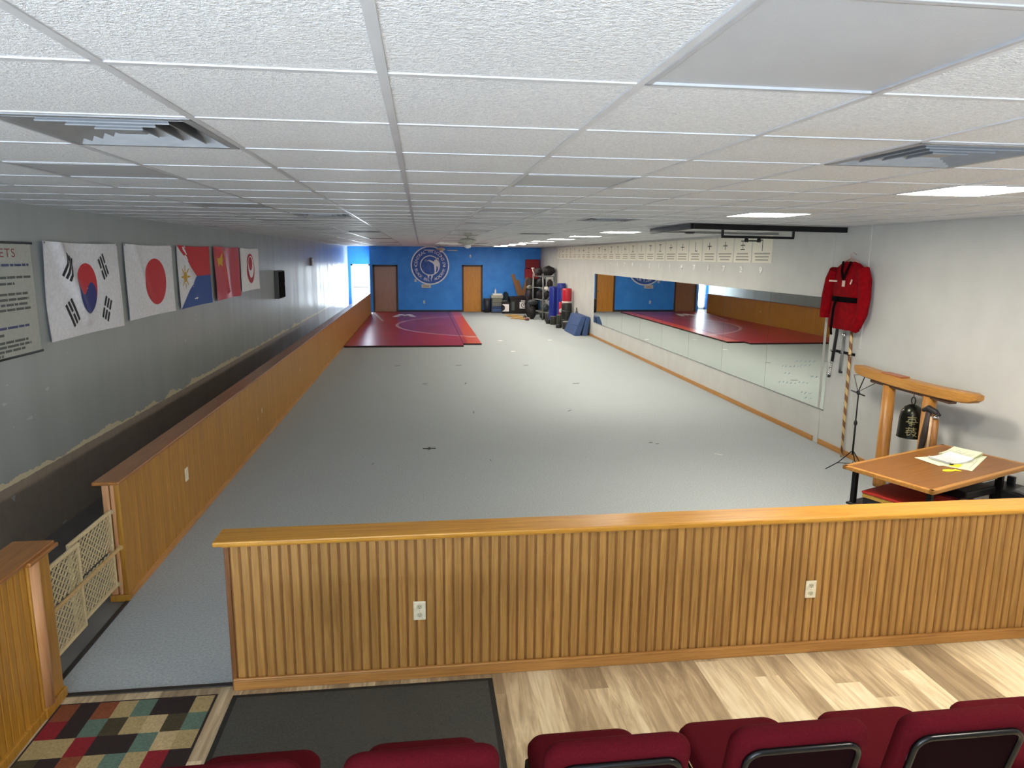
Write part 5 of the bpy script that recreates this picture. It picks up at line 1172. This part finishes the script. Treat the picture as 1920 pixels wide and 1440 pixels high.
# ------------------------------------------------------------------ maroon chairs
M_MAR = plain('4C0C14', 0.9, 0, 0.08, 160, 0.15, name='maroon_fabric', spec=0.06); M_MARD = plain('160407', 0.9, 0, 0.06, 60, name='dark_maroon_panel', spec=0.05); M_TUBE = plain('131314', 0.25, 0.3, 0.03, name='gloss_black_tube')
def rrect(w, h, r, n=6):
    P_ = []
    for cx, cy, a0 in ((w/2-r, h/2-r, 0), (-w/2+r, h/2-r, PI/2), (-w/2+r, -h/2+r, PI), (w/2-r, -h/2+r, 1.5*PI)):
        for k in range(n+1): a = a0+PI/2*k/n; P_.append((cx+r*math.cos(a), cy+r*math.sin(a)))
    return P_
def make_chair():
    o = thing('stacking_chair', '', 'chair')
    # cushioned back; local frame: chair looks toward +y
    BW, BH, BT = 0.525, 0.44, 0.075; lean = math.radians(14)
    R = Matrix.Rotation(lean, 4, 'X'); org = Vector((0, -0.235, 0.43))
    def bk(x, y, z): return org + (R @ Vector((x, y, z)))
    b = MB(); rings = []
    prof = [(-0.0375, 0.045), (-0.034, 0.018), (-0.02, 0.004), (0.0, 0.0), (0.02, 0.004), (0.034, 0.018), (0.0375, 0.045)]
    for y, ins in prof:
        rings.append([bk(x, y+0.018*math.cos(PI*x/BW)*0, z+BH/2) for x, z in rrect(BW-2*ins, BH-2*ins, max(0.012, 0.065-ins*0.6))])
    b.loft(rings); b.build('backrest', M_MAR, o, smooth=50)
    b = MB(); b.loft([[bk(x, -0.0435, z+BH/2-0.022) for x, z in rrect(BW-0.10, BH-0.085, 0.05)], [bk(x, -0.034, z+BH/2-0.022) for x, z in rrect(BW-0.10, BH-0.085, 0.05)]]); b.build('back_panel', M_MARD, o)
    b = MB(); b.tube([bk(x, -0.045, z+BH/2-0.022) for x, z in rrect(BW-0.095, BH-0.08, 0.055, 8)], 0.0125, 10, True); b.build('back_frame', M_TUBE, o)
    # seat
    b = MB(); rings = []
    for z, ins in ((0.385, 0.035), (0.392, 0.012), (0.41, 0.0), (0.44, 0.0), (0.462, 0.012), (0.472, 0.04), (0.475, 0.10)):
        rings.append([(x, y+0.015, z) for x, y in rrect(0.475-2*ins, 0.47-2*ins, max(0.012, 0.07-ins*0.4))])
    b.loft(rings); b.build('seat', M_MAR, o, smooth=50)
    for s in (-1, 1):
        x = s*0.235
        b = MB(); b.tube([(x, 0.19, 0.375), (x, 0.215, 0.2), (x, 0.235, 0.0)], 0.0115, 8); b.build('leg', M_TUBE, o)
        b = MB(); b.tube([(x, -0.20, 0.375), (x, -0.235, 0.2), (x, -0.265, 0.0)], 0.0115, 8); b.build('leg', M_TUBE, o)
        b = MB(); b.tube([(x, -0.18, 0.375), (x, -0.235, 0.42), tuple(bk(s*0.225, -0.02, 0.10)), tuple(bk(s*0.215, -0.03, 0.3))], 0.0115, 8); b.build('back_support', M_TUBE, o)
    b = MB(); b.tube([(-0.235, 0.19, 0.375), (0.235, 0.19, 0.375)], 0.011, 8); b.tube([(-0.235, -0.20, 0.375), (0.235, -0.20, 0.375)], 0.011, 8); b.tube([(-0.235, 0.19, 0.375), (-0.235, -0.20, 0.375)], 0.011, 8); b.tube([(0.235, 0.19, 0.375), (0.235, -0.20, 0.375)], 0.011, 8); b.build('seat_frame', M_TUBE, o)
    return o
chair = make_chair()
CH = [(-0.675, 'maroon stacking chair, leftmost one, its back just showing before the dark mat'), (-0.02, 'maroon stacking chair, second from the left, before the right edge of the dark mat'), (0.658, 'maroon stacking chair, third from the left, first one before the bare planks'),
      (1.332, 'maroon stacking chair, fourth from the left, below the right outlet'), (1.985, 'maroon stacking chair, fifth from the left, its glossy frame near the right corner'), (2.645, 'maroon stacking chair, rightmost one, cut off by the right picture edge')]
for k, (x, lab) in enumerate(CH):
    o = chair if k == 0 else copy_tree(chair)
    o.location = (x, 2.43, 0.0165 if k < 2 else 0); o['label'] = lab; o['group'] = 'maroon chairs in a row'

# ------------------------------------------------------------------ specks on the carpet
b = MB(); b.bb(-0.085, 0.085, -0.018, 0.018, 0, 0.004); b.bb(-0.014, 0.014, -0.05, 0.05, 0, 0.005)
o = b.build('tape_cross', plain('1E2022', 0.7), None, (0.076, 8.97, 0.0005)); tag(o, 'small black tape cross on the carpet in the middle foreground', 'tape mark')
def speck(x, y, l, w, a, dark, lab, grp):
    b = MB(); b.box((0, 0, 0.0025), (l, w, 0.004), None, 0.001); o = b.build('carpet_lint', plain('70726E' if dark else 'E4E4DE', 0.8), None, (x, y, 0.0)); o.rotation_euler = (0, 0, a); tag(o, lab, 'lint', grp)
for x, y, l, w, a, dark, lab in ((-0.615, 8.34, 0.05, 0.012, 1.2, True, 'tiny dark tape mark on the carpet left of the black tape cross'), (0.828, 8.36, 0.05, 0.012, 1.6, True, 'tiny dark tape mark on the carpet right of the black tape cross'),
        (0.817, 11.09, 0.13, 0.02, 1.5, True, 'dark tape mark on the carpet, straight beyond the black tape cross'), (0.049, 13.72, 0.10, 0.03, 0.3, True, 'dark tape mark left of centre, two rows beyond the black tape cross'), (0.852, 13.72, 0.14, 0.03, 1.4, True, 'dark tape mark in mid carpet, two rows beyond the black tape cross'),
        (0.839, 16.08, 0.14, 0.05, 0.3, True, 'dark tape mark in mid carpet before the maroon mat'), (-0.57, 16.10, 0.14, 0.04, 0.5, True, 'dark tape mark on the left carpet before the maroon mat'), (2.40, 15.97, 0.12, 0.05, 0.4, True, 'dark tape mark on the right carpet before the maroon mat'),
        (2.406, 11.07, 0.12, 0.02, 0.9, True, 'dark slanting tape mark on the right carpet opposite the mirrors'), (3.10, 8.98, 0.05, 0.03, 0.4, True, 'small dark speck on the carpet before the music stand, left of a pair'), (3.17, 8.91, 0.05, 0.02, 0.0, True, 'small dark speck on the carpet before the music stand, right of a pair'),
        (3.06, 13.54, 0.14, 0.05, 0.2, True, 'dark tape mark on the carpet near the middle mirrors'), (2.415, 18.39, 0.12, 0.10, 0.2, False, 'white paper scrap on the carpet just before the maroon mat corner'), (2.339, 20.80, 0.12, 0.10, 0.4, False, 'white paper scrap on the carpet right of the maroon mat'),
        (3.866, 20.85, 0.12, 0.10, 0.1, False, 'white paper scrap on the carpet near the blue floor mats'), (3.79, 8.33, 0.10, 0.012, -0.6, False, 'thin white scrap on the carpet before the music stand')):
    speck(x, y, l, w, a, dark, lab, 'marks on the carpet')
